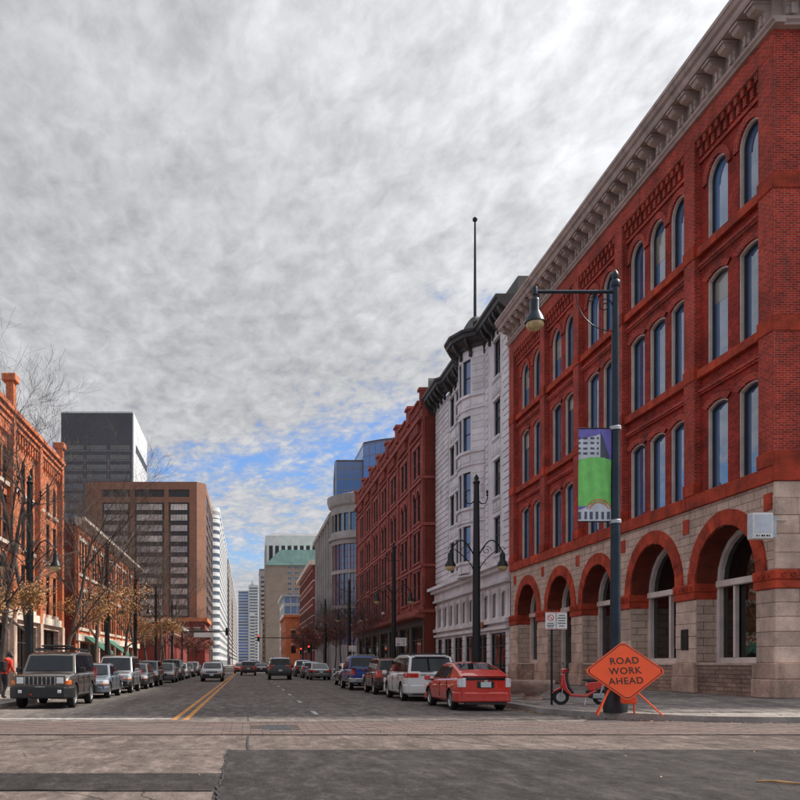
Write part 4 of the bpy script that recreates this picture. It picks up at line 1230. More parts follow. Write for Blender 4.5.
block('office_tower', 'slim maroon and grey striped tower behind the white rounded tower', -46, -13.4, 600, 1150, 74, 'concrete_grey',
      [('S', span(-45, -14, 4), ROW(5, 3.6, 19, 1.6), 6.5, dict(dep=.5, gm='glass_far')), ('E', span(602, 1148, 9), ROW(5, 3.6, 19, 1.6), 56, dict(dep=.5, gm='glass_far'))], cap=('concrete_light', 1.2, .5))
block('glass_tower', 'distant pale blue glass tower closing the end of the street', -13.5, 2.5, 1300, 1330, 112, 'concrete_light',
      [('S', [-5.5], ROW(4, 4.5, 24, 2.9), 14.4, dict(dep=.6, gm='glass_tower'))], zb=-.03)
block('glass_tower', 'distant white banded tower with a roof mast, end of the street', 2.6, 17, 1290, 1325, 120, 'tower_white',
      [('S', [9.8], ROW(4, 4.4, 26, 1.9), 12.5, dict(dep=.6, gm='glass_far'))], zb=-.03)
ms = thing('roof_mast', 'thin mast on the distant white banded tower', 'mast', (8, 1300, 119.9))
mb = MB(LOCAL); mb.tube([(0, 0, 0), (0, 0, 9)], [.8, .4], 6); mb.build('pole', 'tower_line', ms); mb = MB(LOCAL); mb.box(-2.5, 2.5, -2, 2, 0, 3); mb.build('base', 'tower_white', ms)
block('office_tower', 'low white banded block in front of the distant towers', 3.5, 10.5, 1100, 1140, 66, 'tower_white',
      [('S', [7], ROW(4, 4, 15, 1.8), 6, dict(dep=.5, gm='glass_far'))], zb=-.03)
block('office_tower', 'thin dark grey tower between the distant towers and the brown hotel', 11.2, 22, 750, 800, 83, 'concrete_grey',
      [('S', span(11.6, 21.6, 2), ROW(4, 4, 19, 1.9), 3.6, dict(dep=.5, gm='glass_dark'))], cap=('tower_line', 1.5, .3))
block('pale_building', 'small pale building under the thin dark grey tower', 11.4, 21, 640, 700, 34, 'cream_trim',
      [('S', span(11.6, 20.8, 3), ROW(4, 4.2, 7, 2), 1.6, dict(dep=.4))], zb=.15)
# brown hotel with green roof
def hotel():
    x0, x1, y0, y1 = 13.0, 58, 590, 640; s = 590/350
    H = 1.45+(663-547)*590/850
    root = thing('hotel_tower', 'brown hotel tower with a green copper roof and columned crown', 'building', (35, 615, .15))
    zc = 1.45+(663-563)*590/850
    mb = MB(); mb.box(x0, x1, y0, y1, .15, zc); mb.build('body', 'concrete_brown', root)
    S = Fac(root, 'S', y0)
    for c in (29.5, 34.5, 39.5, 44.5):
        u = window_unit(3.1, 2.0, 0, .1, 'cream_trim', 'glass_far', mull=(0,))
        for fl in range(18): S.window(c, 3+fl*3.75, u, .02)
    mb = MB(); mb.prism([(x0+1, zc), (x1, zc), (x1, zc+9), (x0+10, zc+9)], y0-1, y0+14, 1); mb.build('copper_roof', 'copper_green', root)
    mb = MB(); mb.box(x0-.6, x1, y0-1.6, y0+2, zc-1.6, zc); mb.build('eaves', 'copper_green', root)
    z2 = 1.45+(663-533)*606/850
    mb = MB(); mb.box(x0, x1-4, y0+15, y1, zc, z2-9); mb.build('upper_body', 'concrete_grey', root)
    S2 = Fac(root, 'S', y0+15)
    mb = MB(); mb.box(x0+.2, x1-4, y0+14.6, y1, z2-9, z2-2); mb.build('crown', 'concrete_light', root)
    for k in range(9): S2.box('crown_column', x0+1+k*4.4, x0+2.6+k*4.4, zc, z2-9, 0, .6, 'concrete_light'); S2.box('crown_slot', x0+2.7+k*4.4, x0+5.2+k*4.4, zc, z2-9.4, 0, .1, 'office_dark')
    mb = MB(); mb.box(x0+4, x1-8, y0+18, y1-4, z2-2, z2); mb.build('plant_room', 'concrete_light', root)
hotel()
block('glass_building', 'small white framed glass building in front of the brown hotel', 14.6, 34, 340, 380, 28, 'concrete_light',
      [('S', span(14.9, 33, 7), ROW(4, 4.3, 6, 3.0), 2.1, dict(dep=.4, gm='glass_tower')), ('W', span(341, 379, 8), ROW(4, 4.3, 6, 3.0), 3.6, dict(dep=.4, gm='glass_tower'))], cap=('concrete_light', .8, .8))
block('orange_brick_house', 'bright orange brick building with arched windows far down the street', 12.0, 34, 262, 300, 15.6, 'brick_orange',
      [('S', span(12.6, 30, 5), ROW(4.4, 4.6, 2, 2.6), 1.5, dict(dep=.3, rise=.5, lintel='cream_trim')), ('W', span(263, 299, 9), ROW(4.4, 4.6, 2, 2.6), 1.5, dict(dep=.3, rise=.5))], cap=('orange_trim', .7, .5))
block('maroon_brick_building', 'maroon brick building with white stone courses and cornice', 15.6, 40, 200, 252, 24.5, 'brick_maroon',
      [('W', span(201, 251, 13), ROW(4.6, 4.1, 5, 2.4), 1.7, dict(dep=.15, sill='cream_trim', lintel='cream_trim')), ('S', span(16, 39, 6), ROW(4.6, 4.1, 5, 2.4), 1.6, dict(dep=.35, sill='cream_trim'))], cap=('cream_trim', 1.1, 1.0))
block('red_brick_building', 'low red brick building with a tan cornice in front of the brown office', -30, -9.9, 200, 222, 11.2, 'brick_maroon',
      [('S', span(-29, -10.4, 7), ROW(3.8, 3.6, 2, 2.2), 1.4, dict(dep=.3, lintel='cream_trim')), ('E', span(201, 221, 6), ROW(3.8, 3.6, 2, 2.2), 1.4, dict(dep=.3, lintel='cream_trim'))], cap=('orange_trim', .9, .6))
block('red_brick_building', 'two-storey red brick shop row left of the far crossing', -34, -13.4, 141, 190, 8.2, 'brick_maroon',
      [('E', span(142, 189, 14), ROW(4.3, 9, 1, 2.4), 1.4, dict(dep=.3, lintel='cream_trim')), ('S', span(-33, -14, 6), ROW(4.3, 9, 1, 2.4), 1.4, dict(dep=.3, lintel='cream_trim'))], cap=('cream_trim', .6, .4))
# blue glass tower with rounded front
def blue_tower():
    root = thing('glass_tower', 'blue glass tower with a rounded crown above the grey building', 'building', (52, 330, .15))
    def body(name, plan, H):
        mb = MB(); mb.prism(plan, .15, H, 2); b = mb.build(name, 'glass_tower', root)
        lines = MB()
        for a, c in zip(plan[:-1], plan[1:]):
            n = max(1, int(math.hypot(c[0]-a[0], c[1]-a[1])/2.6))
            for k in range(n+1):
                x, y = a[0]+(c[0]-a[0])*k/n, a[1]+(c[1]-a[1])*k/n; lines.box(x-.09, x+.09, y-.09, y+.09, .2, H)
        z = 3.8
        lines.build('mullions', 'tower_line', b)
        while z < H:
            fl = MB(); fl.prism([(x, y-.06) for x, y in plan], z, z+.28, 2); fl.build('floor_band', 'tower_line', b); z += 3.9
        fl = MB(); fl.prism([(x, y-.1) for x, y in plan], H, H+.6, 2); fl.build('parapet', 'tower_dark', b)
    body('low_wing', [(33.6, 330), (31.2, 302), (31.6, 300), (46, 300), (46, 330)], 72.5)
    n = 12
    body('round_wing', [(41+22*k/n, 299-6*math.sin(PI*(k/n))) for k in range(n+1)]+[(63, 335), (41, 335)], 78.5)
blue_tower()
# ================================================================== VEHICLES
def lerp_pts(pts, x):
    if x <= pts[0][0]: return pts[0][1]
    for (a, b), (c, d) in zip(pts[:-1], pts[1:]):
        if x <= c:
            t = (x-a)/(c-a) if c > a else 0
            return b+(d-b)*t
    return pts[-1][1]
def smooth_pts(pts, x, h=.10):
    return (lerp_pts(pts, x-h)+2*lerp_pts(pts, x)+lerp_pts(pts, x+h))/4
_wheel = {}
def wheel_meshes(r, w, spokes=6):
    k = (round(r, 3), w, spokes)
    if k in _wheel: return _wheel[k]
    mb = MB(); ri = r*.66
    mb.lathe([(ri, -w/2), (r-.02, -w/2), (r, -w/2+.025), (r, w/2-.025), (r-.02, w/2), (ri, w/2), (ri-.03, w/2-.06), (ri-.03, -w/2+.06)], 28, axis='y'); ty = mb.mesh('tyre', 'rubber', 40)
    mb = MB(); mb.cur = 1; mb.lathe([(.02, -.01), (ri-.02, -.01), (ri-.02, .03), (.02, .03)], 24, (0, w/2-.09, 0), axis='y')
    mb.cur = 0
    mb.lathe([(ri-.035, 0), (ri, 0), (ri, .06), (ri-.015, .065), (ri-.035, .045)], 28, (0, w/2-.07, 0), axis='y')
    mb.lathe([(.01, .0), (.06, 0), (.055, .05), (.01, .06)], 14, (0, w/2-.07, 0), axis='y')
    for i in range(spokes):
        t = 2*PI*i/spokes; c, s_ = math.cos(t), math.sin(t)
        a, b = .025, .035
        q = [(.03*c-a*s_, .03*s_+a*c), (.03*c+a*s_, .03*s_-a*c), ((ri-.02)*c+b*s_, (ri-.02)*s_-b*c), ((ri-.02)*c-b*s_, (ri-.02)*s_+b*c)]
        mb.prism(q, w/2-.06, w/2-.022, 1)
    rm = mb.mesh('rim', ['rim_alloy', 'plastic_black'], 40)
    _wheel[k] = (ty, rm); return ty, rm
def apply_mods(o):
    dg = bpy.context.evaluated_depsgraph_get()
    me = bpy.data.meshes.new_from_object(o.evaluated_get(dg)); o.modifiers.clear(); o.data = me
def car(name, label, cat, spec, pmat, X, Y, away=True, yaw=0, group=None, z=0.0):
    """X, Y: ground point under the end of the car that faces the camera"""
    L, W, H = spec['L'], spec['W'], spec['H']; h2 = W/2
    rz = (R(90) if away else R(-90))+yaw
    dirv = Vector((math.cos(rz), math.sin(rz)))
    c = Vector((X, Y))+(dirv*(L/2) if away else -dirv*(L/2))
    root = thing(name, label, cat, (c.x, c.y, z), rz, group)
    MWr = WM[root]
    top = spec['top']; bot = spec.get('zb', .24); r = spec.get('r', .32)
    xf, xr = spec['xf'], spec['xr']
    rnd = spec.get('round', .45); rk = spec.get('rk', .15)
    def hw(x):
        e = max(0, (abs(x)-(L/2-rnd))/rnd); return h2*(1-rk*e**2.2)
    # ---- body
    mb = MB(); xs = []
    n = 34
    for i in range(n+1):
        t = -1+2*i/n; xs.append(math.copysign(abs(t)**.82, t)*L/2)
    secs = []
    for x in xs:
        zt = smooth_pts(top, x, .06); e = max(0, (abs(x)-(L/2-.22))/.22); zb = bot+.10*e**2; zt -= .05*e**2
        w = hw(x); hh = zt-zb
        half = [(0, zb), (w*.86, zb), (w*.965, zb+.07*hh+.03), (w*.99, zb+.30*hh), (w, zb+.55*hh), (w*.985, zb+.76*hh), (w*.955, zt-.075), (w*.90, zt-.025), (w*.80, zt), (w*.4, zt+.018), (0, zt+.024)]
        secs.append([(x, y, z_) for y, z_ in half]+[(x, -y, z_) for y, z_ in half[-2:0:-1]])
    m = len(secs[0]); mb.v = [p for s_ in secs for p in s_]
    for i in range(n):
        for j in range(m): mb.f.append((i*m+j, i*m+(j+1) % m, (i+1)*m+(j+1) % m, (i+1)*m+j)); mb.mi.append(0)
    mb.f.append(tuple(range(m))); mb.mi.append(0); mb.f.append(tuple(range(n*m, n*m+m))); mb.mi.append(0)
    body = mb.build('body', [pmat, 'plastic_black'], root, 38, MWr)
    cut = MB()
    for x in (xf, xr):
        for s_ in (-1, 1):
            cut.lathe([(r+.065, -.17), (r+.065, .35)], 28, (x, s_*h2 - (0 if s_ > 0 else .0), r), axis='y') if s_ > 0 else cut.lathe([(r+.065, -.35), (r+.065, .17)], 28, (x, -h2, r), axis='y')
    co = cut.build('cutter', 'plastic_black', None, None, MWr)
    bo = body.modifiers.new('b', 'BOOLEAN'); bo.operation = 'DIFFERENCE'; bo.object = co; bo.solver = 'EXACT'
    PENDING.append((body, co))
    # ---- wheel houses, wheels
    ty, rm = wheel_meshes(r, spec.get('tw', .215), spec.get('spokes', 6))
    for x in (xf, xr):
        mb = MB(); mb.box(x-r*.9, x+r*.9, -h2+.19, h2-.19, bot+.02, r+.12); mb.build('wheel_house', 'plastic_black', root, None, MWr)
        for s_ in (-1, 1):
            MWw = MWr @ Matrix.Translation((x, s_*(h2-.135), r)) @ (Matrix.Identity(4) if s_ > 0 else Matrix.Rotation(PI, 4, 'Z'))
            t_ = inst('wheel', ty, root, MWw); inst('rim', rm, t_, MWw)
    # ---- cabin
    P = spec['cab']      # (x, z) from windscreen base over the roof to the rear window base
    zb0 = min(P[0][1], P[-1][1])-.06
    wb, wr = spec.get('wb', .93)*h2, spec.get('wr', .72)*h2
    zr = max(p[1] for p in P)
    def cw(z_): return wb+(wr-wb)*((z_-zb0)/(zr-zb0))
    mb = MB(); k = len(P)
    for s_ in (-1, 1):
        mb.face([(x, s_*cw(z_), z_) for x, z_ in P]+[(P[-1][0], s_*cw(zb0), zb0), (P[0][0], s_*cw(zb0), zb0)])
    for i in range(k-1):
        (xa, za), (xb, zb_) = P[i], P[i+1]
        ca = .03 if 0 < i < k-1 else .0; cb = .03 if 0 < i+1 < k-1 else .0
        mb.face([(xa, -cw(za), za), (xa, 0, za+ca), (xb, 0, zb_+cb), (xb, -cw(zb_), zb_)])
        mb.face([(xa, cw(za), za), (xa, 0, za+ca), (xb, 0, zb_+cb), (xb, cw(zb_), zb_)])
    mb.face([(P[0][0], -cw(zb0), zb0), (P[0][0], cw(zb0), zb0), (P[0][0], cw(P[0][1]), P[0][1]), (P[0][0], 0, P[0][1]), (P[0][0], -cw(P[0][1]), P[0][1])])
    mb.face([(P[-1][0], -cw(zb0), zb0), (P[-1][0], cw(zb0), zb0), (P[-1][0], cw(P[-1][1]), P[-1][1]), (P[-1][0], 0, P[-1][1]), (P[-1][0], -cw(P[-1][1]), P[-1][1])])
    mb.face([(P[0][0], -cw(zb0), zb0), (P[0][0], cw(zb0), zb0), (P[-1][0], cw(zb0), zb0), (P[-1][0], -cw(zb0), zb0)])
    cab = bevel(mb.build('cabin', spec.get('roofmat', pmat), root, 50, MWr), .035, 3, 25)
    # glass
    ws = spec.get('ws', (0, 1)); rw = spec.get('rw', (k-2, k-1))
    def endglass(nm, A, B, inset, ta, tb, gm='glass_car'):
        (xa, za), (xb, zb_) = A, B
        d = Vector((xb-xa, zb_-za)); nrm = Vector((d.y, -d.x)).normalized()
        if nrm.x*(1 if xa > 0 else -1) < 0: nrm = -nrm
        pa = Vector((xa, za))+d*ta; pb = Vector((xa, za))+d*tb
        out = .012
        qa, qb = pa+nrm*out, pb+nrm*out
        wa, wb_ = cw(pa.y)-inset, cw(pb.y)-inset*.9
        g = MB(); g.faces([(qa.x, -wa, qa.y), (qa.x+nrm.x*.02, 0, qa.y+nrm.y*.02), (qa.x, wa, qa.y), (qb.x, wb_, qb.y), (qb.x+nrm.x*.02, 0, qb.y+nrm.y*.02), (qb.x, -wb_, qb.y)], [(0, 1, 4, 5), (1, 2, 3, 4)])
        return g.build(nm, gm, root, 60, MWr)
    endglass('windscreen', P[ws[0]], P[ws[1]], .09, .10, .94)
    if rw: endglass('rear_window', P[rw[1]], P[rw[0]], .10, spec.get('rwlo', .12), spec.get('rwhi', .92))
    # side windows
    def edge_x(z_, front):
        seg = [P[i] for i in range(k)]
        best = None
        rng = range(0, k-1)
        for i in (rng if front else reversed(list(rng))):
            (xa, za), (xb, zb_) = seg[i], seg[i+1]
            lo_, hi_ = min(za, zb_), max(za, zb_)
            if lo_-1e-6 <= z_ <= hi_+1e-6 and hi_-lo_ > .05:
                return xa+(xb-xa)*(z_-za)/(zb_-za)
        return P[0][0] if front else P[-1][0]
    zl = max(P[0][1], P[-1][1] if spec.get('wagon') is None else P[0][1])+.035 if spec.get('zl') is None else spec['zl']; zh = zr-.115
    pil = spec['pil']
    fx = lambda z_: edge_x(z_, True)-.10
    bx = lambda z_: edge_x(z_, False)+.12
    nwin = len(pil)+1
    for i in range(nwin):
        xa = (lambda z_: fx(z_)) if i == 0 else (lambda z_, q=pil[i-1]: min(q-.035, fx(z_)))
        xb = (lambda z_: bx(z_)) if i == nwin-1 else (lambda z_, q=pil[i]: q+.035)
        q = []
        for z_, f_ in ((zl, xb), (zl, xa), (zh, xa), (zh, xb)): q.append((f_(z_), z_))
        if q[1][0]-q[0][0] < .05 and q[2][0]-q[3][0] < .05: continue
        if q[2][0] < q[3][0]: q = [q[0], q[1], ((q[2][0]+q[3][0])/2, zh)]
        for s_ in (-1, 1):
            g = MB(); g.face([(x, s_*(cw(z_)+.010), z_) for x, z_ in q]); g.build('side_window', 'glass_car', root, None, MWr)
    # ---- lights: plan-view prisms that follow the rounded corners
    def lamp(nm, front, y0, z0, z1, wrap, mat, thick=.018, slope=0):
        sg = 1 if front else -1
        for s_ in (-1, 1):
            xe = L/2+thick
            yo = hw(L/2)+thick
            poly = [(L/2-.25, y0), (xe, y0), (xe, yo*.94), (L/2-.03, yo+.006)]
            for q in (.08, .16, .26, .36, .46):
                if q <= wrap: poly.append((L/2-q, hw(L/2-q)+thick))
            xl = poly[-1][0]; poly.append((xl, hw(L/2)*.5)); poly.append((L/2-.25, hw(L/2)*.5)) if xl < L/2-.25 else None
            g = MB(); g.prism([(sg*x, s_*y) for x, y in poly], z0, z1, 2)
            bevel(g.build(nm, mat, root, None, MWr), .012, 1)
    for l in spec.get('lamps', ()): lamp(*l)
    # ---- bumpers
    for front in (True, False):
        bz = spec['bump'][0 if front else 1]
        sg = 1 if front else -1; t_ = bz[3] if len(bz) > 3 else .03
        poly = []
        pts_ = [(L/2-q, hw(L/2-q)+t_*.8) for q in (.55, .4, .28, .16, .06)]+[(L/2+t_, hw(L/2)*.86)]
        poly = pts_+[(x, -y) for x, y in pts_[::-1]]
        g = MB(); g.prism([(sg*x, y) for x, y in poly], bz[0], bz[1], 2)
        bevel(g.build('bumper', bz[2], root, None, MWr), .05, 3)
    for g_ in spec.get('boxes', ()):
        nm, mt, x0, x1, y0, y1, z0, z1 = g_[:8]
        g = MB(); g.box(x0, x1, y0, y1, z0, z1); o = g.build(nm, mt, root, None, MWr)
        if len(g_) > 8: bevel(o, g_[8], 2)
    # mirrors, handles, shut lines
    mx = P[0][0]-.28; mz = P[0][1]+.10
    for s_ in (-1, 1):
        g = MB(); g.box(mx-.06, mx+.07, s_*(h2+.015) if s_ > 0 else -h2-.20, h2+.20 if s_ > 0 else -h2-.015, mz-.075, mz+.085)
        bevel(g.build('mirror', spec.get('mirmat', pmat), root, None, MWr), .03, 2)
        g = MB(); g.box(mx-.02, mx+.03, min(s_*(h2-.12), s_*(h2+.04)), max(s_*(h2-.12), s_*(h2+.04)), mz-.09, mz-.04); g.build('mirror_arm', 'plastic_black', root, None, MWr)
        for q in pil[:2]:
            zt = lerp_pts(top, q)
            g = MB(); g.box(q+.10, q+.26, min(s_*(h2-.02), s_*(h2+.022)), max(s_*(h2-.02), s_*(h2+.022)), zt-.19, zt-.16); g.build('door_handle', spec.get('hmat', pmat), root, None, MWr)
        g = MB()
        for q in list(pil[:2])+[P[0][0]-.16]:
            zt = lerp_pts(top, q); y_ = s_*(h2*.985)
            g.box(q-.006, q+.006, min(y_, s_*(h2+.004)), max(y_, s_*(h2+.004)), bot+.16, zt-.08)
        g.build('door_gap', 'plastic_black', root, None, MWr)
    # plates
    pz = spec.get('plate', (.52, .50))
    if not away:
        g = MB(); g.box(L/2+.03, L/2+.045, -.155, .155, pz[0], pz[0]+.16); g.build('number_plate', 'plate_white', root, None, MWr)
    else:
        g = MB(); g.box(-L/2-.045, -L/2-.03+.02, -.155, .155, pz[1], pz[1]+.16); g.build('number_plate', 'plate_white', root, None, MWr)
    return root
PENDING = []
def finish_cars():
    if not PENDING: return
    bpy.context.view_layer.update()
    dg = bpy.context.evaluated_depsgraph_get()
    res = [(b, bpy.data.meshes.new_from_object(b.evaluated_get(dg))) for b, c in PENDING]
    for (b, me) in res:
        b.modifiers.clear(); b.data = me
    for b, c in PENDING:
        WM.pop(c, None); bpy.data.objects.remove(c)
    PENDING.clear()

paint('paint_red', (.62, .022, .010), dirt=.12); paint('paint_white', (.72, .72, .71), 0, .3, .2); paint('paint_blue', (.012, .045, .30), .2)
paint('paint_bronze', (.115, .095, .085), .4); paint('paint_silver', (.42, .43, .45), .65); paint('paint_steel', (.24, .29, .36), .6)
paint('paint_black', (.010, .010, .011)); paint('paint_maroon', (.10, .018, .016), .3); paint('paint_grey', (.10, .105, .11), .5); paint('paint_dark', (.035, .036, .04), .3)
def sedan(L=4.6, W=1.80, H=1.44, **kw):
    d = dict(L=L, W=W, H=H, xf=L*.31, xr=-L*.29, r=.32,
             top=[(-L/2, .86), (-L*.40, .96), (-L*.28, .98), (L*.10, .95), (L*.20, .93), (L*.40, .80), (L/2, .66)],
             cab=[(L*.225, .90), (L*.07, H-.05), (-L*.02, H), (-L*.16, H-.03), (-L*.36, .94)], pil=[-.22, -1.05],
             lamps=[('headlight', True, h, .60, .74, .36, 'lens_clear') for h in (.42,)]+[('turn_lamp', True, .62, .575, .605, .3, 'lens_amber')]+[('taillight', False, .48, .70, .86, .30, 'lens_red')],
             bump=[(.26, .50, kw.get('bm', 'plastic_black')), (.30, .56, kw.get('bm', 'plastic_black'))],
             boxes=[('grille', 'plastic_black', L/2-.05, L/2+.022, -.40, .40, .56, .70, .01), ('grille_bar', 'chrome', L/2-.05, L/2+.03, -.40, .40, .622, .642)], plate=(.42, .62))
    d.update(kw); return d
def suv(L=4.6, W=1.84, H=1.74, **kw):
    d = dict(L=L, W=W, H=H, xf=L*.305, xr=-L*.295, r=.36, zb=.30, round=.34, rk=.10,
             top=[(-L/2, 1.06), (-L*.3, 1.08), (L*.14, 1.06), (L*.22, 1.04), (L*.42, .94), (L/2, .80)],
             cab=[(L*.235, 1.02), (L*.10, H-.06), (0, H), (-L*.36, H-.02), (-L*.455, H-.10), (-L*.485, 1.06)], pil=[-.18, -1.08], rw=(4, 5), rwlo=.16, rwhi=.95, wr=.78,
             lamps=[('headlight', True, .46, .70, .88, .26, 'lens_clear'), ('turn_lamp', True, .60, .655, .70, .26, 'lens_amber'), ('taillight', False, .62, .78, 1.10, .20, 'lens_red')],
             bump=[(.34, .60, 'plastic_black'), (.38, .66, 'plastic_black')],
             boxes=[('grille', 'plastic_black', L/2-.05, L/2+.02, -.44, .44, .70, .86, .01), ('grille_bar', 'chrome', L/2-.05, L/2+.028, -.42, .42, .77, .80),
                    ('roof_rail', 'plastic_black', -L*.36, L*.06, .60, .64, H+.02, H+.06), ('roof_rail', 'plastic_black', -L*.36, L*.06, -.64, -.60, H+.02, H+.06)], plate=(.46, .74))
    d.update(kw); return d
# --- right-hand parked row, rears towards the camera
prius = sedan(4.45, 1.73, 1.47, round=.5, rk=.16, r=.31,
    top=[(-2.225, 1.00), (-1.8, 1.02), (-1.2, .99), (.4, .95), (1.0, .92), (1.75, .78), (2.225, .60)],
    cab=[(1.35, .86), (.30, 1.40), (-.15, 1.47), (-.75, 1.43), (-1.65, 1.22), (-2.10, 1.06)], pil=[-.10, -1.0], rw=(3, 4), rwlo=.06, rwhi=.92, zl=.98, wr=.70, wb=.94,
    lamps=[('headlight', True, .40, .58, .76, .46, 'lens_clear'), ('taillight', False, .60, .72, 1.00, .20, 'lens_clear'), ('brake_lamp', False, .70, .985, 1.03, .16, 'lens_red')],
    bump=[(.22, .46, 'paint_red'), (.27, .58, 'paint_red', .022)],
    boxes=[('hatch_glass', 'glass_car', -2.243, -2.2, -.58, .58, .93, 1.005, .008), ('spoiler', 'paint_red', -2.20, -1.98, -.66, .66, 1.045, 1.075, .012), ('lower_valance', 'plastic_black', -2.27, -2.1, -.62, .62, .20, .27),
           ('emblem', 'chrome', -2.262, -2.22, -.05, .05, .885, .925, .01), ('plate_recess', 'plastic_black', -2.236, -2.2, -.26, .26, .70, .90, .01)], plate=(.4, .72), spokes=7)
car('parked_car', 'red hatchback with clear tail lamps parked by the planter bowls', 'car', prius, 'paint_red', 7.16, 25.5, True, R(1.5))
van = suv(5.1, 1.97, 1.76, r=.35, zb=.24, round=.42, rk=.11,
    top=[(-2.55, 1.08), (-1.8, 1.10), (.9, 1.04), (1.5, 1.0), (2.2, .82), (2.55, .64)],
    cab=[(1.75, .96), (.62, 1.66), (0, 1.76), (-1.75, 1.75), (-2.28, 1.68), (-2.50, 1.08)], pil=[.25, -.95], rw=(4, 5), rwlo=.10, rwhi=.96,
    lamps=[('headlight', True, .5, .62, .82, .36, 'lens_clear'), ('taillight', False, .50, .90, 1.07, .36, 'lens_red')],
    bump=[(.24, .54, 'paint_white'), (.30, .64, 'paint_white', .025)],
    boxes=[('roof_rail', 'plastic_black', -1.9, .1, .66, .70, 1.78, 1.83), ('roof_rail', 'plastic_black', -1.9, .1, -.70, -.66, 1.78, 1.83), ('roof_bar', 'plastic_black', -1.3, -1.24, -.66, .66, 1.80, 1.83), ('roof_bar', 'plastic_black', -.3, -.24, -.66, .66, 1.80, 1.83),
           ('garnish', 'chrome', -2.585, -2.5, -.44, .44, 1.0, 1.04, .01), ('spoiler', 'paint_white', -2.42, -2.22, -.60, .60, 1.69, 1.73, .012), ('rear_wiper', 'plastic_black', -2.535, -2.50, -.05, .42, 1.12, 1.14),
           ('door_track', 'plastic_black', -2.2, -.9, .972, .990, 1.00, 1.02), ('lower_valance', 'plastic_black', -2.60, -2.4, -.7, .7, .24, .31)], plate=(.4, .72))
car('parked_van', 'white minivan with wide red tail lamps parked ahead of the red hatchback', 'van', van, 'paint_white', 6.90, 31.7, True, R(.5))
cross_ = suv(4.55, 1.82, 1.68, zb=.28)
car('parked_car', 'maroon estate car parked between the white minivan and the blue pickup', 'car', cross_, 'paint_maroon', 6.72, 38.4, True)
truck = suv(5.35, 1.87, 1.82, r=.38, zb=.36, rk=.07,
    top=[(-2.675, 1.14), (-1.0, 1.14), (.7, 1.12), (1.3, 1.1), (2.3, 1.02), (2.675, .90)],
    cab=[(1.35, 1.10), (.65, 1.76), (.2, 1.82), (-.75, 1.80), (-1.0, 1.14)], pil=[.15, -.55], rw=(3, 4), rwlo=.2, rwhi=.9, roofmat='paint_blue',
    lamps=[('headlight', True, .5, .78, .96, .26, 'lens_clear'), ('taillight', False, .74, .82, 1.12, .10, 'lens_red')],
    bump=[(.42, .68, 'plastic_black'), (.42, .66, 'galv_steel', .12)],
    boxes=[('bed_cover', 'plastic_black', -2.62, -1.0, -.82, .82, 1.13, 1.20, .02), ('tailgate', 'paint_blue', -2.70, -2.6, -.70, .70, .70, 1.16, .02), ('tailgate_handle', 'plastic_black', -2.715, -2.69, -.14, .14, .98, 1.04, .01),
           ('roof_rack', 'galv_steel', -.72, .5, -.62, .62, 1.86, 1.90, .01), ('roof_rail', 'galv_steel', -.75, .5, .58, .62, 1.80, 1.88), ('roof_rail', 'galv_steel', -.75, .5, -.62, -.58, 1.80, 1.88)], plate=(.5, .46), mirmat='plastic_black')
car('parked_pickup', 'blue crew cab pickup with roof rack and steel rear bumper at the kerb', 'pickup', truck, 'paint_blue', 6.40, 44.6, True, R(1))
car('parked_car', 'pale silver saloon parked ahead of the blue pickup', 'car', sedan(4.7, 1.82, 1.45, bm='paint_silver'), 'paint_silver', 6.75, 53.0, True)
car('parked_car', 'dark grey saloon with lit red tail lamps under the parking signs', 'car', sedan(4.65, 1.80, 1.44, bm='paint_grey'), 'paint_grey', 6.25, 71.5, True, R(2))
car('parked_car', 'silver grey hatchback parked ahead of the dark grey saloon', 'car', suv(4.3, 1.78, 1.58), 'paint_steel', 6.1, 80, True)
car('parked_car', 'black off-roader parked beyond the silver grey hatchback', 'car', suv(4.6, 1.84, 1.75), 'paint_black', 5.9, 88, True)
car('parked_car', 'dark maroon saloon in the far right kerb lane before the crossing', 'car', sedan(4.6, 1.8, 1.45), 'paint_maroon', 6.3, 97, True)
# --- moving
tahoe = suv(5.1, 2.02, 1.92, r=.40, zb=.36, top=[(-2.55, 1.18), (-1, 1.18), (.8, 1.15), (1.3, 1.13), (2.2, 1.06), (2.55, .92)],
    cab=[(1.35, 1.12), (.78, 1.84), (.2, 1.92), (-1.9, 1.90), (-2.36, 1.82), (-2.47, 1.16)], pil=[.25, -.75], lamps=[('headlight', True, .5, .78, 1.0, .25, 'lens_clear'), ('taillight', False, .80, .92, 1.32, .1, 'lens_red')])
car('moving_suv', 'large black sport utility vehicle driving away beside the dashed lane line', 'car', tahoe, 'paint_black', 2.85, 72.5, True)
car('moving_car', 'dark red crossover driving away with bright tail lamps by the double yellow lines', 'car', suv(4.6, 1.86, 1.70), 'paint_maroon', .15, 97, True)
car('moving_car', 'silver hatchback driving towards the crossing left of the double yellow lines', 'car', suv(4.4, 1.80, 1.52, zb=.26, r=.33), 'paint_silver', -2.75, 66, False)
car('moving_car', 'dark saloon waiting at the far crossing behind the dark red crossover', 'car', sedan(4.6, 1.8, 1.45), 'paint_dark', 1.9, 114, True)
car('moving_car', 'red saloon stopped at the far signals in the left lane', 'car', sedan(4.6, 1.8, 1.45), 'paint_red', -.9, 116, True)
car('moving_car', 'white van beyond the far crossing', 'van', van, 'paint_white', 1.6, 150, True)
car('moving_car', 'dark car coming through the far crossing on the left side', 'car', sedan(4.6, 1.8, 1.45), 'paint_dark', -4.2, 108, False)
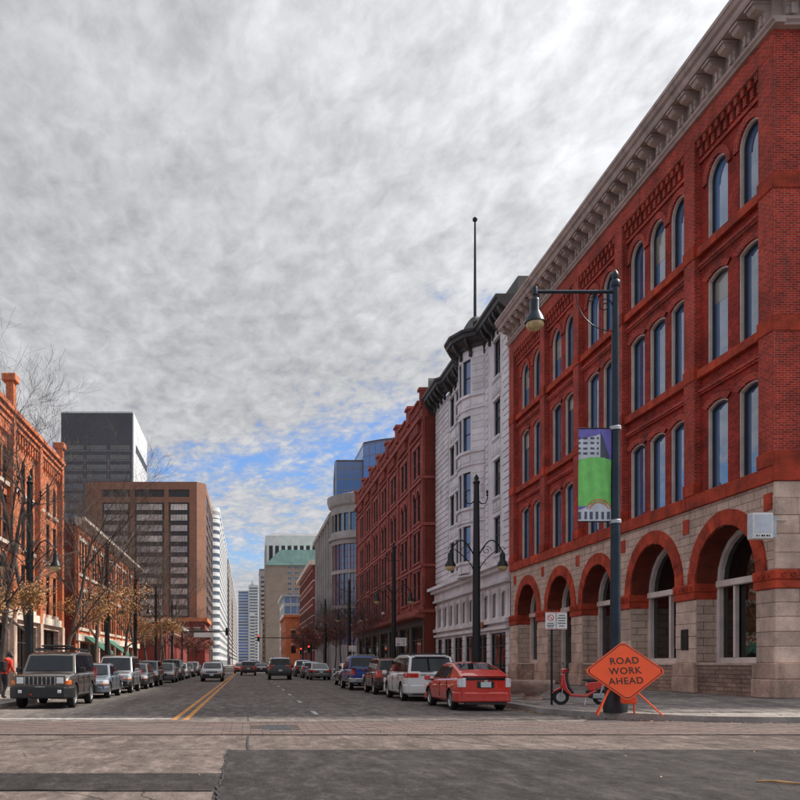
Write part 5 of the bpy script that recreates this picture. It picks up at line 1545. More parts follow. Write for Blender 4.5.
# --- left-hand parked row, fronts towards the camera
jeep = suv(4.79, 1.90, 1.83, r=.385, zb=.31, rk=.06, round=.25,
    top=[(-2.395, 1.16), (-1, 1.16), (.9, 1.14), (1.25, 1.13), (2.2, 1.08), (2.395, .99)],
    cab=[(1.22, 1.12), (.78, 1.72), (.3, 1.80), (-.2, 1.83), (-2.05, 1.83), (-2.28, 1.74), (-2.34, 1.14)], pil=[.1, -.85], rw=(5, 6), wr=.80, wb=.94,
    lamps=[('turn_lamp', True, .74, .76, .90, .22, 'lens_amber'), ('taillight', False, .76, .9, 1.3, .1, 'lens_red')],
    bump=[(.33, .70, 'plastic_black', .07), (.36, .68, 'plastic_black', .08)],
    boxes=[('front_panel', 'paint_bronze', 2.37, 2.42, -.80, .80, .74, 1.03, .02)]+[('grille_slot', 'plastic_black', 2.40, 2.428, -.46+k*.135, -.37+k*.135, .77, 1.01, .008) for k in range(7)]
        +[('grille_rib', 'chrome', 2.40, 2.436, -.485+k*.135, -.465+k*.135, .77, 1.01) for k in range(8)]
        +[('headlight', 'lens_clear', 2.40, 2.434, a, a+.22, .80, 1.0, .03) for a in (-.74, .52)]
        +[('fog_lamp', 'lens_clear', 2.47, 2.505, a, a+.12, .50, .60, .03) for a in (-.68, .56)]
        +[('roof_rail', 'plastic_black', -2.0, .2, a, a+.04, 1.87, 1.95) for a in (-.70, .66)]+[('roof_bar', 'plastic_black', x, x+.08, -.68, .68, 1.93, 1.97) for x in (-1.7, -.9, -.1)]
        +[('roof_rack', 'plastic_black', -.5, .35, -.46, .5, 2.0, 2.06, .02), ('bonnet_seam', 'plastic_black', 2.38, 2.424, -.80, .80, 1.032, 1.042), ('tow_hook', 'sign_red', 2.46, 2.52, -.3, -.24, .44, .48)], plate=(.55, .7), mirmat='plastic_black', hmat='plastic_black')
car('parked_suv', 'dark bronze boxy off-roader with slotted grille and roof rack', 'car', jeep, 'paint_bronze', -6.52, 26.8, False)
car('parked_car', 'steel blue saloon parked behind the boxy bronze off-roader', 'car', sedan(4.6, 1.82, 1.43, bm='paint_steel'), 'paint_steel', -6.55, 34.3, False)
car('parked_suv', 'pale silver sport utility vehicle parked behind the steel blue saloon', 'car', suv(4.55, 1.86, 1.80), 'paint_silver', -6.45, 40.3, False)
car('parked_car', 'dark small saloon tucked behind the pale silver utility vehicle', 'car', sedan(4.3, 1.72, 1.44), 'paint_grey', -6.35, 46.6, False)
car('parked_car', 'dark green-black estate with roof rails parked on the left', 'car', suv(4.5, 1.78, 1.60, r=.34), 'paint_dark', -6.4, 52.3, False)
car('parked_car', 'mid grey saloon parked before the far street trees', 'car', sedan(4.8, 1.85, 1.47, bm='paint_grey'), 'paint_grey', -6.2, 61.5, False)
car('parked_suv', 'charcoal utility vehicle parked behind the mid grey saloon', 'car', suv(4.6, 1.86, 1.75), 'paint_dark', -6.3, 69, False)
car('parked_car', 'white saloon at the far end of the left parked row', 'car', sedan(4.6, 1.8, 1.45, bm='paint_white'), 'paint_white', -6.3, 77, False)
car('parked_car', 'black saloon beyond the white one in the left parked row', 'car', sedan(4.6, 1.8, 1.45), 'paint_black', -6.3, 86, False)
car('parked_car', 'silver estate parked last before the far crossing on the left', 'car', suv(4.6, 1.8, 1.6), 'paint_silver', -6.3, 95, False)
finish_cars()
# ================================================================== TREES
def make_tree(name, label, group, loc, seed, height, spread, leafmat=None, nleaf=0, leaf_lo=.0, leaf_hi=1.0, lsize=.11, limbs=8, depth=4):
    rnd = random.Random(seed)
    root = thing(name, label, 'tree', loc, rnd.uniform(0, 6), group)
    T = MB(LOCAL); Bm = MB(LOCAL); tips = []
    def branch(p, d, ln, r, lev):
        n = 5 if lev == 0 else (4 if lev < 3 else 2)
        path = [p.copy()]; rad = [r]; dd = d.copy()
        for i in range(n):
            w = .10 if lev == 0 else .26
            dd = (dd+Vector((rnd.uniform(-w, w), rnd.uniform(-w, w), rnd.uniform(-w*.6, w*.9)+(.06 if lev > 0 else 0)))).normalized()
            p = p+dd*ln/n; path.append(p.copy()); rad.append(max(.004, r*(1-(i+1)/n*(.55 if lev == 0 else .75))))
        (T if lev < 2 else Bm).tube(path, rad, 7 if lev == 0 else (5 if lev < 2 else 3), cap=lev < 2)
        if lev >= 2: tips.extend(path[1:])
        if lev >= depth: return
        kids = limbs if lev == 0 else (7 if lev == 1 else 6)
        for k in range(kids):
            t = rnd.uniform(.28 if lev == 0 else .2, 1.0); i = min(n-1, int(t*n)); q = path[i].lerp(path[i+1], t*n-i)
            az = rnd.uniform(0, 2*PI) if lev else (k*2.4+rnd.uniform(-.4, .4))
            base = (path[i+1]-path[i]).normalized()
            side = base.cross(Vector((math.cos(az), math.sin(az), .3))).normalized()
            a = rnd.uniform(.55, 1.0) if lev == 0 else rnd.uniform(.5, 1.0)
            nd_ = (base*math.cos(a)+side*math.sin(a)).normalized()
            if nd_.z < -.1: nd_.z *= -.5
            branch(q, nd_, ln*(spread if lev == 0 else rnd.uniform(.42, .62)), rad[i]*rnd.uniform(.45, .62), lev+1)
    branch(Vector((0, 0, -.02)), Vector((rnd.uniform(-.06, .06), rnd.uniform(-.06, .06), 1)), height, height*.0135+.02, 0)
    t_ = T.build('trunk', 'bark', root, 60)
    Bm.build('crown', 'bark', root)
    if leafmat:
        Lm = MB(LOCAL); cand = [q for q in tips if leaf_lo*height <= q.z <= leaf_hi*height] or tips
        cand = rnd.sample(cand, min(len(cand), max(12, nleaf//6)))
        for k in range(nleaf):
            q = rnd.choice(cand)+Vector((rnd.gauss(0, .17), rnd.gauss(0, .17), rnd.gauss(0, .15)))
            a = Vector((rnd.gauss(0, 1), rnd.gauss(0, 1), rnd.gauss(0, 1))).normalized(); b = a.orthogonal().normalized(); s_ = lsize*rnd.uniform(.6, 1.3)
            c = a.cross(b)
            Lm.face([q-b*s_*.5, q+c*s_*.32, q+b*s_*.55+a*s_*.1, q-c*s_*.3])
        Lm.build('leaves', leafmat, root)['kind'] = 'stuff'
    return root
TL = 'bare street tree with a few brown leaves on the left pavement'; TG = 'bare trees along the left pavement'
tA = make_tree('street_tree', TL, TG, (-9.9, 38.6, .14), 3, 9.6, .50, 'leaf_tan', 2600, .15, .55)
tB = make_tree('street_tree', TL, TG, (-10.2, 46.5, .14), 8, 8.6, .55, 'leaf_tan', 2600, .15, .65)
tC = make_tree('street_tree', TL, TG, (-10.0, 56.5, .14), 15, 9.5, .50, 'leaf_tan', 700, .2, .6)
tD = make_tree('street_tree', 'spindly bare tree with twigs rising above the orange brick cornice', None, (-10.3, 35.6, .14), 21, 8.4, .42, 'leaf_tan', 2600, .12, .5, limbs=11)
TR = 'small street tree with dark sparse leaves before the red stone shopfronts'; TRG = 'small trees along the right pavement'
tE = make_tree('street_tree', TR, TRG, (11.2, 82, .18), 30, 6.2, .55, 'leaf_rust', 900, .3, 1.0, .13)
tF = make_tree('street_tree', 'bushy rust red tree near the far crossing', 'rust red trees at the far crossing', (10.6, 117, .18), 41, 6.0, .6, 'leaf_rust', 3200, .25, 1.0, .2)
index_kids()
def put(src, x, y, rz, sc, z=.14):
    return copy_tree(src, Matrix.Translation((x, y, z)) @ Matrix.Rotation(rz, 4, 'Z') @ Matrix.Scale(sc, 4))
def relabel(o, l):
    o['label'] = l
    return o
relabel(put(tC, -10.1, 63.5, 2.1, 1.05), 'bare street tree standing at the alley beside the orange brick row')
relabel(put(tA, -10.2, 71, 4.0, .95), 'bare street tree with brown leaves before the green awning by the alley')
relabel(put(tC, -10.0, 79, 1.0, 1.1), 'bare street tree before the further green awning')
put(tB, -10.2, 87.5, 5.0, 1.0); put(tC, -10.1, 96, 3.3, 1.0); put(tA, -10.2, 104, .6, 1.0); put(tC, -10, 113, 5.6, 1.1)
relabel(tA, 'brown-leaved street tree on the pavement beside the steel blue saloon'); relabel(tB, 'brown-leaved street tree beside the pale silver utility vehicle'); relabel(tC, 'bare street tree beside the dark estate with roof rails')
put(tE, 11.2, 91, 2.0, 1.0, .18); put(tE, 11.2, 100, 4.4, 1.08, .18); put(tE, 11.2, 109, 1.2, .95, .18)
put(tF, 10.8, 143, 2.2, 1.0, .13); put(tF, 10.8, 154, 4.0, .9, .13); 
for k in range(3):
    o = put(tF, -10.2, 146+k*13, k*1.7, .95, .13); o['label'] = 'rust brown tree before the red brick shop row'; o['group'] = 'rust brown trees on the far left pavement'

# ================================================================== STREET LAMPS
def bell(mb_hood, mb_globe, x, y, z, s_=1.0):
    """hanging bell lamp; z is the suspension point"""
    c = (x, y, z)
    mb_hood.lathe([(.02*s_, .0), (.05*s_, -.01*s_), (.05*s_, -.10*s_), (.12*s_, -.14*s_), (.14*s_, -.20*s_), (.15*s_, -.52*s_), (.19*s_, -.58*s_), (.27*s_, -.74*s_), (.30*s_, -.84*s_), (.28*s_, -.85*s_)], 18, c)
    mb_globe.lathe([(.25*s_, -.845*s_), (.255*s_, -.92*s_), (.20*s_, -1.02*s_), (.10*s_, -1.08*s_), (.01*s_, -1.10*s_)], 18, c)
def arm_lamp(x, y):
    z0 = walk_z(x)
    root = thing('street_lamp', 'tall dark blue lamp post with one long arm, pendant lamp and banner', 'street lamp', (x, y, z0))
    b = MB(LOCAL)
    b.lathe([(.30, -.01), (.30, .25), (.27, .32), (.25, .95), (.28, 1.02), (.26, 1.10), (.16, 1.16), (.15, 1.3)], 20); b.build('base', 'iron_black', root, 40)
    b = MB(LOCAL); b.tube([(0, 0, 1.1), (0, 0, 5), (0, 0, 11.15)], [.135, .118, .085], 18); b.build('pole', 'post_blue', root, 60)
    b = MB(LOCAL); b.lathe([(.10, 11.1), (.12, 11.15), (.12, 11.25), (.06, 11.3), (.09, 11.38), (.07, 11.47), (.01, 11.56)], 14); b.build('finial', 'post_blue', root, 50)
    b = MB(LOCAL); b.tube([(0, 0, 10.98), (-2.15, 0, 10.98)], .045, 12); b.build('arm', 'post_blue', root, 60)
    b = MB(LOCAL)
    pts = [(-.08-.95*math.sin(t*PI/2/10), 0, 9.95+1.0*(1-math.cos(t*PI/2/10))) for t in range(11)]; b.tube(pts, .014, 8)
    for cx, cz, rr in ((-.28, 10.62, .20), (-.62, 10.80, .13)):
        b.tube([(cx+rr*(1-k/26)*math.cos(k*.42), 0, cz+rr*(1-k/26)*math.sin(k*.42)) for k in range(22)], .014, 6)
    b.build('scroll_bracket', 'post_blue', root, 60)
    h = MB(LOCAL); g = MB(LOCAL); h.lathe([(.06, .12), (.07, .08), (.07, -.08), (.04, -.1)], 12, (-2.1, 0, 10.98)); bell(h, g, -2.1, 0, 10.92, .88)
    h.build('lamp_hood', 'post_blue', root, 45); g.build('globe', 'lamp_amber', root, 60)
    return root
arm_lamp(9.62, 22.2)
def banner(x, y):
    """x, y: post centre"""
    root = thing('street_banner', 'purple and green cloth banner strapped to the tall lamp post', 'banner', (x-.5, y, 5.0))
    W, z0, z1 = .89, .16, 2.56; cx = -.02
    def wave(u, v): return .018*math.sin(u*19+v*2)*(.4+.6*(1-abs(v-1.36)/1.4))
    def patch(name, mat, inside, d, n=36, mtop=None):
        b = MB(LOCAL); nx, nz = (20, 40) if name == 'cloth' else (64, 170)
        for i in range(nx):
            for j in range(nz):
                u0, u1 = i/nx, (i+1)/nx; v0, v1 = z0+(z1-z0)*j/nz, z0+(z1-z0)*(j+1)/nz
                if inside((u0+u1)/2, (j+.5)/nz):
                    b.face([(cx-W/2+W*u, wave(u, v)-d, v) for u, v in ((u0, v0), (u1, v0), (u1, v1), (u0, v1))])
        return b.build(name, mat, root, 60)
    cl = patch('cloth', 'banner_purple', lambda u, v: True, 0)
    pr = patch('green_print', 'banner_green', lambda u, v: v < .66+.035*math.sin(u*PI) and v > .16+.0*u, .003)
    patch('tower_print', 'banner_pale', lambda u, v: .665+.03*math.sin(u*PI) < v < .88+.10*u and u < .64, .003)
    patch('tower_side_print', 'banner_dark', lambda u, v: .665+.03*math.sin(u*PI) < v < .985-(u-.64)*1.0 and .64 <= u < .90 , .003)
    patch('tower_window_print', 'banner_dark', lambda u, v: u < .6 and .72 < v < .92 and ((v*18) % 1 < .45) and ((u*5+.3) % 1 < .62), .006)
    patch('station_print', 'banner_pale', lambda u, v: v < .12+.10*max(0, 1-abs(u-.6)/.55), .006)
    patch('station_window_print', 'banner_dark', lambda u, v: .02 < v < .10 and (u*6) % 1 < .5, .009)
    patch('arch_print', 'banner_rust', lambda u, v: .018 < abs(math.hypot((u-.6)*1.0, (v-.09)*2.6)-.33) < .06 and v > .13, .009)
    for z in (z1+.02, z0-.02):
        b = MB(LOCAL); b.tube([(-.49, 0, z), (.52, 0, z)], .016, 8); b.build('rod', 'iron_black', root)
        b = MB(LOCAL); b.lathe([(.135, -.05), (.145, -.04), (.145, .04), (.135, .05)], 16, (.5, 0, z)); b.build('strap', 'galv_steel', root)
banner(9.62, 22.2)
def twin_lamp(x, y, label, group=None):
    z0 = walk_z(x) if x > 0 else .15
    root = thing('street_lamp', label, 'street lamp', (x, y, z0), 0, group)
    b = MB(LOCAL); b.lathe([(.30, -.01), (.30, .2), (.24, .3), (.22, .9), (.26, 1.0), (.19, 1.1), (.17, 1.25)], 16); b.build('base', 'iron_black', root, 40)
    b = MB(LOCAL); b.tube([(0, 0, 1.2), (0, 0, 5), (0, 0, 8.75)], [.165, .15, .11], 14); b.build('pole', 'iron_black', root, 60)
    b = MB(LOCAL); b.lathe([(.13, 8.7), (.15, 8.78), (.08, 8.86), (.10, 8.96), (.02, 9.1)], 12); b.build('finial', 'iron_black', root, 50)
    for s_ in (-1, 1):
        b = MB(LOCAL)
        b.tube([(s_*(.1+.98*t/12), 0, 5.75+.62*math.sin(t/12*PI*.92)) for t in range(13)], .028, 7)
        b.tube([(s_*(.1+.80*t/10), 0, 5.05+.95*(t/10)**.6) for t in range(11)], .02, 6)
        b.tube([(s_*(.42+.2*(1-k/24)*math.cos(k*.45)), 0, 5.95+.2*(1-k/24)*math.sin(k*.45)) for k in range(20)], .014, 5)
        b.tube([(s_*(1.08+.10*math.cos(k*.4)), 0, 5.98+.12*math.sin(k*.4)) for k in range(12)], .014, 5)
        b.build('arm', 'iron_black', root, 60)
        b = MB(LOCAL); b.tube([(s_*.08, 0, 8.0), (s_*.22, 0, 7.88), (s_*.38, 0, 7.9), (s_*.46, 0, 8.1), (s_*.45, 0, 8.3)], [.03, .026, .024, .022, .02], 7)
        b.lathe([(.01, .42), (.045, .36), (.05, .30), (.02, .24), (.055, .2), (.02, .14)], 10, (s_*.45, 0, 8.05)); b.build('top_curl', 'iron_black', root, 60)
        h = MB(LOCAL); g = MB(LOCAL); bell(h, g, s_*1.08, 0, 5.95, .78)
        hd = h.build('lamp_hood', 'iron_black', root, 45); g.build('globe', 'lamp_amber', hd, 60)
    return root
RL = 'black twin-arm bell lamp on the right pavement'; RG = 'twin lamps along the right pavement'
twin_lamp(9.5, 35.2, 'black twin-arm bell lamp standing before the white terracotta building')
twin_lamp(9.5, 55, 'black twin-arm bell lamp on the pavement ahead of the blue pickup', RG)
for y in (79, 103): twin_lamp(9.5, y, 'black twin-arm bell lamp before the red stone shopfronts', RG)
LGr = 'twin lamps along the left pavement'
twin_lamp(-9.0, 35.2, 'black twin-arm bell lamp behind the boxy bronze off-roader', LGr); twin_lamp(-9.0, 54.7, 'black twin-arm bell lamp beside the dark estate with roof rails', LGr); twin_lamp(-9.0, 68.5, 'black twin-arm bell lamp before the green awning by the alley', LGr)
for y in (84, 102): twin_lamp(-9.0, y, 'black twin-arm bell lamp among the bare trees on the left', 'twin lamps along the left pavement')
# globe lamps over the red stone shopfronts
for d in (94, 100, 107, 115, 122):
    gl = thing('wall_lamp', 'white globe lamp on a bracket above the red stone shopfronts', 'wall lamp', (15.05, d, 6.9), 0, 'globe lamps on the red stone block')
    b = MB(LOCAL); b.lathe([(.01, -.2), (.12, -.16), (.2, 0), (.12, .16), (.01, .2)], 12); b.build('globe', 'sign_white', gl, 60)
    b = MB(LOCAL); b.tube([(.85, 0, -.5), (.3, 0, -.45), (0, 0, -.2)], .03, 6); b.build('bracket', 'iron_black', gl)

# ================================================================== TRAFFIC SIGNALS
def signal_head(root, x, z, lit=True, y=-.05):
    b = MB(LOCAL); b.box(x-.19, x+.19, y-.12, y+.12, z-.55, z+.55); hd = bevel(b.build('signal_head', 'iron_black', root), .03, 1)
    for k, m in enumerate(('signal_red', 'plastic_black', 'plastic_black')):
        zz = z+.35-k*.35
        b = MB(LOCAL); b.lathe([(.115, 0), (.115, -.02), (.01, -.03)], 14, (x, y-.12, zz), axis='y'); b.build('lens', m if lit else 'plastic_black', hd)
        b = MB(LOCAL)
        for t in range(9):
            a0, a1 = PI*t/9, PI*(t+1)/9
            b.face([(x+.13*math.cos(a0), y-.12, zz+.13*math.sin(a0)), (x+.13*math.cos(a1), y-.12, zz+.13*math.sin(a1)), (x+.13*math.cos(a1), y-.30, zz+.13*math.sin(a1)), (x+.13*math.cos(a0), y-.30, zz+.13*math.sin(a0))])
        b.build('visor', 'plastic_black', hd)
def mast(x, y, arm_to, heads, label, plate=None, z=5.75, post=True, lit=True):
    root = thing('traffic_signal', label, 'traffic signal', (x, y, .15 if abs(x) > 8 else 0))
    b = MB(LOCAL); b.lathe([(.28, -.01), (.28, .3), (.17, .4), (.13, 3), (.11, z+.5), (.02, z+.6)], 14); b.build('post', 'iron_black', root, 40)
    b = MB(LOCAL); b.tube([(0, 0, z), (arm_to-x, 0, z+.12)], [.10, .06], 10); b.build('mast_arm', 'iron_black', root, 60)
    for h in heads: signal_head(root, h-x, z+.02, lit)
    if plate:
        b = MB(LOCAL); b.box(plate-x-1.4, plate-x+1.4, -.05, -.02, z-.75, z-.1); b.build('street_name_plate', 'sign_white', root)
    if post:
        sg = -1 if x > 0 else 1
        signal_head(root, sg*.36, 3.3)
    return root
mast(-9.3, 121.8, -2.4, (-2.9,), 'black mast arm signal with name plate on the left of the far crossing', plate=-6.2, post=False, lit=False)
mast(9.3, 141, 1.2, (1.9,), 'black mast arm signal reaching over the far lanes from the right', z=5.4)
mast(9.2, 121.8, 8.4, (), 'short black signal post on the right of the far crossing', z=4.4)

# ================================================================== SIGNS
def text_mesh(txt, size, mat, depth=.002):
    cu = bpy.data.curves.new('t', 'FONT'); cu.body = txt; cu.size = size; cu.align_x = 'CENTER'; cu.align_y = 'CENTER'; cu.extrude = depth; cu.space_character = 1.12; cu.offset = size*.012
    ob = bpy.data.objects.new('t', cu); COL.objects.link(ob); bpy.context.view_layer.update()
    me = bpy.data.meshes.new_from_object(ob.evaluated_get(bpy.context.evaluated_depsgraph_get()))
    bpy.data.objects.remove(ob); bpy.data.curves.remove(cu)
    me.materials.clear(); me.materials.append(MATS[mat]); return me
def road_work():
    x, y = 9.32, 20.95; z0 = walk_z(x)
    root = thing('road_work_sign', 'orange diamond sign on folding legs beside the lamp post', 'sign', (x, y, z0), R(-4))
    MWr = WM[root]
    T = Matrix.Translation((0, 0, 1.09)) @ Matrix.Rotation(R(-14), 4, 'X') @ Matrix.Rotation(R(90), 4, 'X')   # sign plane: x right, y up, z towards the viewer
    hx, hy = .985, .765
    def diamond(name, mat, sx, sy, w0, w1, bev=.0):
        b = MB(); c = .06
        poly = [(-sx+c, -c*.78), (-c, -sy+c*.78), (c, -sy+c*.78), (sx-c, -c*.78), (sx-c, c*.78), (c, sy-c*.78), (-c, sy-c*.78), (-sx+c, c*.78)]
        b.prism(poly, w0, w1, 2); return b.build(name, mat, root, None, MWr @ T)
    diamond('panel', 'sign_orange', hx, hy, -.012, .0)
    diamond('border', 'sign_black', hx-.045, hy-.035, .0, .0025)
    diamond('field', 'sign_orange', hx-.075, hy-.06, .0025, .005)
    for t, yy, sz in (('ROAD', .255, .235), ('WORK', .0, .235), ('AHEAD', -.255, .235)):
        inst('lettering', text_mesh(t, sz, 'sign_black'), root, MWr @ T @ Matrix.Translation((.0, yy, .0075)) @ Matrix.Rotation(R(2.5), 4, 'Z'))
    for a, c in (((-.38, .06, .62), (-.70, -.12, .0)), ((.26, .06, .62), (.88, -.05, .0)), ((-.30, .08, .7), (-.45, .75, .0)), ((.22, .08, .7), (.5, .75, .0))):
        b = MB(LOCAL); b.tube([a, c], .022, 6); b.build('leg', 'sign_orange', root)
    b = MB(LOCAL); b.tube([(0, .06, .35), (0, .33, 1.75)], .02, 6); b.build('mast', 'galv_steel', root)
    b = MB(LOCAL); b.box(-.02, .30, .0, .28, .28, .46); bevel(b.build('spring_base', 'sign_orange', root), .04, 2)
    for s_ in (-.06, .06):
        b = MB(LOCAL); b.box(s_-.03, s_+.03, -.22, -.02, 1.80, 1.87)
road_work()
def parking_sign(x, y, label, group=None):
    z0 = walk_z(x)
    root = thing('parking_sign', label, 'sign', (x, y, z0), 0, group)
    b = MB(LOCAL); b.tube([(0, 0, -.02), (0, 0, 2.95)], .035, 8); b.build('pole', 'iron_black', root, 60)
    for i, cx in enumerate((-.17, .17)):
        cx += .12
        b = MB(LOCAL); b.box(cx-.16, cx+.16, -.055, -.040, 2.32, 2.84); pl = bevel(b.build('plate', 'sign_white', root), .02, 2)
        b = MB(LOCAL)
        b.box(cx-.145, cx+.145, -.058, -.055, 2.335, 2.347); b.box(cx-.145, cx+.145, -.058, -.055, 2.813, 2.825)
        if i == 0:
            n = 20
            for k in range(n):
                a0, a1 = 2*PI*k/n, 2*PI*(k+1)/n
                b.face([(cx+.10*math.cos(a0), -.0575, 2.67+.10*math.sin(a0)), (cx+.10*math.cos(a1), -.0575, 2.67+.10*math.sin(a1)), (cx+.078*math.cos(a1), -.0575, 2.67+.078*math.sin(a1)), (cx+.078*math.cos(a0), -.0575, 2.67+.078*math.sin(a0))])
            b.face([(cx-.075, -.0577, 2.73), (cx-.06, -.0577, 2.745), (cx+.075, -.0577, 2.61), (cx+.06, -.0577, 2.595)])
        b.build('red_marking', 'sign_red', pl)
        b = MB(LOCAL)
        if i == 0: rows = [(2.50, .10), (2.44, .12), (2.39, .09)]
        else: rows = [(2.74, .09), (2.66, .12), (2.58, .10), (2.50, .12), (2.42, .08)]
        for z_, w in rows:
            u = -w
            while u < w:
                q = random.uniform(.02, .05); b.box(cx+u, cx+min(w, u+q), -.0575, -.055, z_-.017, z_+.017); u += q+.012
        b.build('lettering', 'sign_black', pl)
parking_sign(9.32, 26.0, 'pair of white parking plates on a black pole by the scooter')
parking_sign(9.30, 52.0, 'pair of white parking plates on a pole beside the blue pickup')
parking_sign(9.30, 76, 'pair of white parking plates on a pole beyond the second lamp')

# ================================================================== PLANTERS, SCOOTER, PERSON, LITTER
for i, (x, y, s_) in enumerate(((9.95, 29.6, 1.0), (10.2, 32.2, .88))):
    z0 = walk_z(x)
    pl = thing('planter_bowl', ['wide shallow stone planter bowl on a foot beside the red hatchback', 'smaller stone planter bowl behind the wide one'][i], 'planter', (x, y, z0))
    b = MB(LOCAL); b.lathe([(.34*s_, -.01), (.34*s_, .10*s_), (.22*s_, .14*s_), (.30*s_, .22*s_), (.56*s_, .36*s_), (.70*s_, .54*s_), (.74*s_, .60*s_), (.74*s_, .68*s_), (.64*s_, .68*s_), (.62*s_, .60*s_)], 32); b.build('bowl', 'planter', pl, 40)
    b = MB(LOCAL); b.lathe([(.61*s_, .55*s_), (.61*s_, .62*s_), (.3*s_, .64*s_), (.01, .65*s_)], 20); b.build('soil', 'soil', pl)
def scooter():
    x, y = 10.15, 25.8; root = thing('motor_scooter', 'orange red motor scooter parked on the pavement behind the sign', 'scooter', (x, y, walk_z(x)), R(170))
    r = .24
    for wx in (.60, -.56):
        b = MB(LOCAL); b.lathe([(.14, -.05), (r-.02, -.055), (r, -.03), (r, .03), (r-.02, .055), (.14, .05)], 22, (wx, 0, r), axis='y', cap=False); w = b.build('wheel', 'rubber', root, 40)
        b = MB(LOCAL); b.lathe([(.02, -.03), (.13, -.025), (.145, -.05), (.145, .05), (.13, .025), (.02, .03)], 18, (wx, 0, r), axis='y'); b.build('rim', 'rim_alloy', w, 40)
    P = lambda nm, mt, poly, hw, bev=.03: bevel((lambda b: (b.prism(poly, -hw, hw, 1), b.build(nm, mt, root))[1])(MB(LOCAL)), bev, 2)
    P('front_fender', 'paint_red', [(.36, .40), (.46, .52), (.62, .55), (.80, .44), (.86, .34), (.78, .40), (.62, .48), (.48, .44)], .07, .02)
    P('leg_shield', 'paint_red', [(.50, .98), (.58, .92), (.62, .60), (.50, .42), (.34, .28), (.30, .34), (.42, .50), (.48, .70)], .17)
    P('inner_shield', 'plastic_black', [(.48, .96), (.50, .70), (.40, .48), (.28, .34), (.22, .36), (.34, .54), (.40, .74), (.42, .94)], .15)
    P('floor_board', 'paint_red', [(.36, .26), (.36, .34), (-.10, .32), (-.34, .46), (-.42, .42), (-.14, .24)], .16)
    P('tail_body', 'paint_red', [(-.10, .60), (-.20, .42), (-.40, .46), (-.82, .64), (-.86, .72), (-.70, .74), (-.20, .70)], .13)
    P('engine', 'plastic_black', [(-.12, .44), (-.2, .22), (-.56, .16), (-.66, .28), (-.5, .44)], .10)
    P('seat', 'plastic_black', [(-.02, .74), (-.06, .80), (-.36, .80), (-.70, .84), (-.78, .80), (-.70, .74), (-.2, .70)], .13)
    P('handlebar_cowl', 'paint_red', [(.46, .96), (.40, 1.06), (.46, 1.12), (.58, 1.08), (.60, .98)], .13)
    b = MB(LOCAL); b.lathe([(.01, 0), (.08, .0), (.085, -.03), (.06, -.06)], 14, (0, 0, 0)); hl = b.build('headlight', 'lens_clear', root, 50, WM[root] @ Matrix.Translation((.56, 0, 1.03)) @ Matrix.Rotation(R(90), 4, 'Y'))
    b = MB(LOCAL); b.tube([(.40, -.34, 1.08), (.46, -.12, 1.06), (.46, .12, 1.06), (.40, .34, 1.08)], .018, 8); b.build('handlebar', 'plastic_black', root, 60)
    for s_ in (-1, 1):
        b = MB(LOCAL); b.tube([(.44, s_*.22, 1.08), (.48, s_*.28, 1.24)], .008, 6); b.build('mirror_stem', 'plastic_black', root)
        b = MB(LOCAL); b.box(.465, .49, s_*.30-.05, s_*.30+.05, 1.22, 1.29); bevel(b.build('mirror', 'plastic_black', root), .01)
        b = MB(LOCAL); b.tube([(.60, s_*.075, .24), (.52, s_*.07, .62)], .022, 8); b.build('fork', 'galv_steel', root, 60)
    b = MB(LOCAL); b.tube([(-.3, -.12, .30), (-.5, -.13, .30), (-.84, -.14, .40)], [.03, .05, .055], 10); b.build('exhaust', 'galv_steel', root, 60)
    b = MB(LOCAL); b.box(-.89, -.85, -.07, .07, .62, .70); bevel(b.build('taillight', 'lens_red', root), .01)
    b = MB(LOCAL); b.tube([(.44, .2, 1.06), (.52, .14, .95), (.55, .08, .8)], .006, 5); b.build('brake_cable', 'plastic_black', root)
    b = MB(LOCAL); b.tube([(-.66, .11, .80), (-.84, .10, .86), (-.84, -.10, .86), (-.66, -.11, .80)], .011, 6); b.build('grab_rail', 'chrome', root, 60)
    b = MB(LOCAL); b.tube([(-.50, .12, .26), (-.60, .12, .62)], .028, 8); b.build('shock_absorber', 'galv_steel', root, 60)
    b = MB(LOCAL); b.box(-.64, -.30, .10, .14, .20, .36); bevel(b.build('drive_cover', 'galv_steel', root), .04, 2)
    b = MB(LOCAL); b.tube([(-.1, .1, .25), (-.05, .2, .0)], .012, 6); b.build('side_stand', 'galv_steel', root)
scooter()
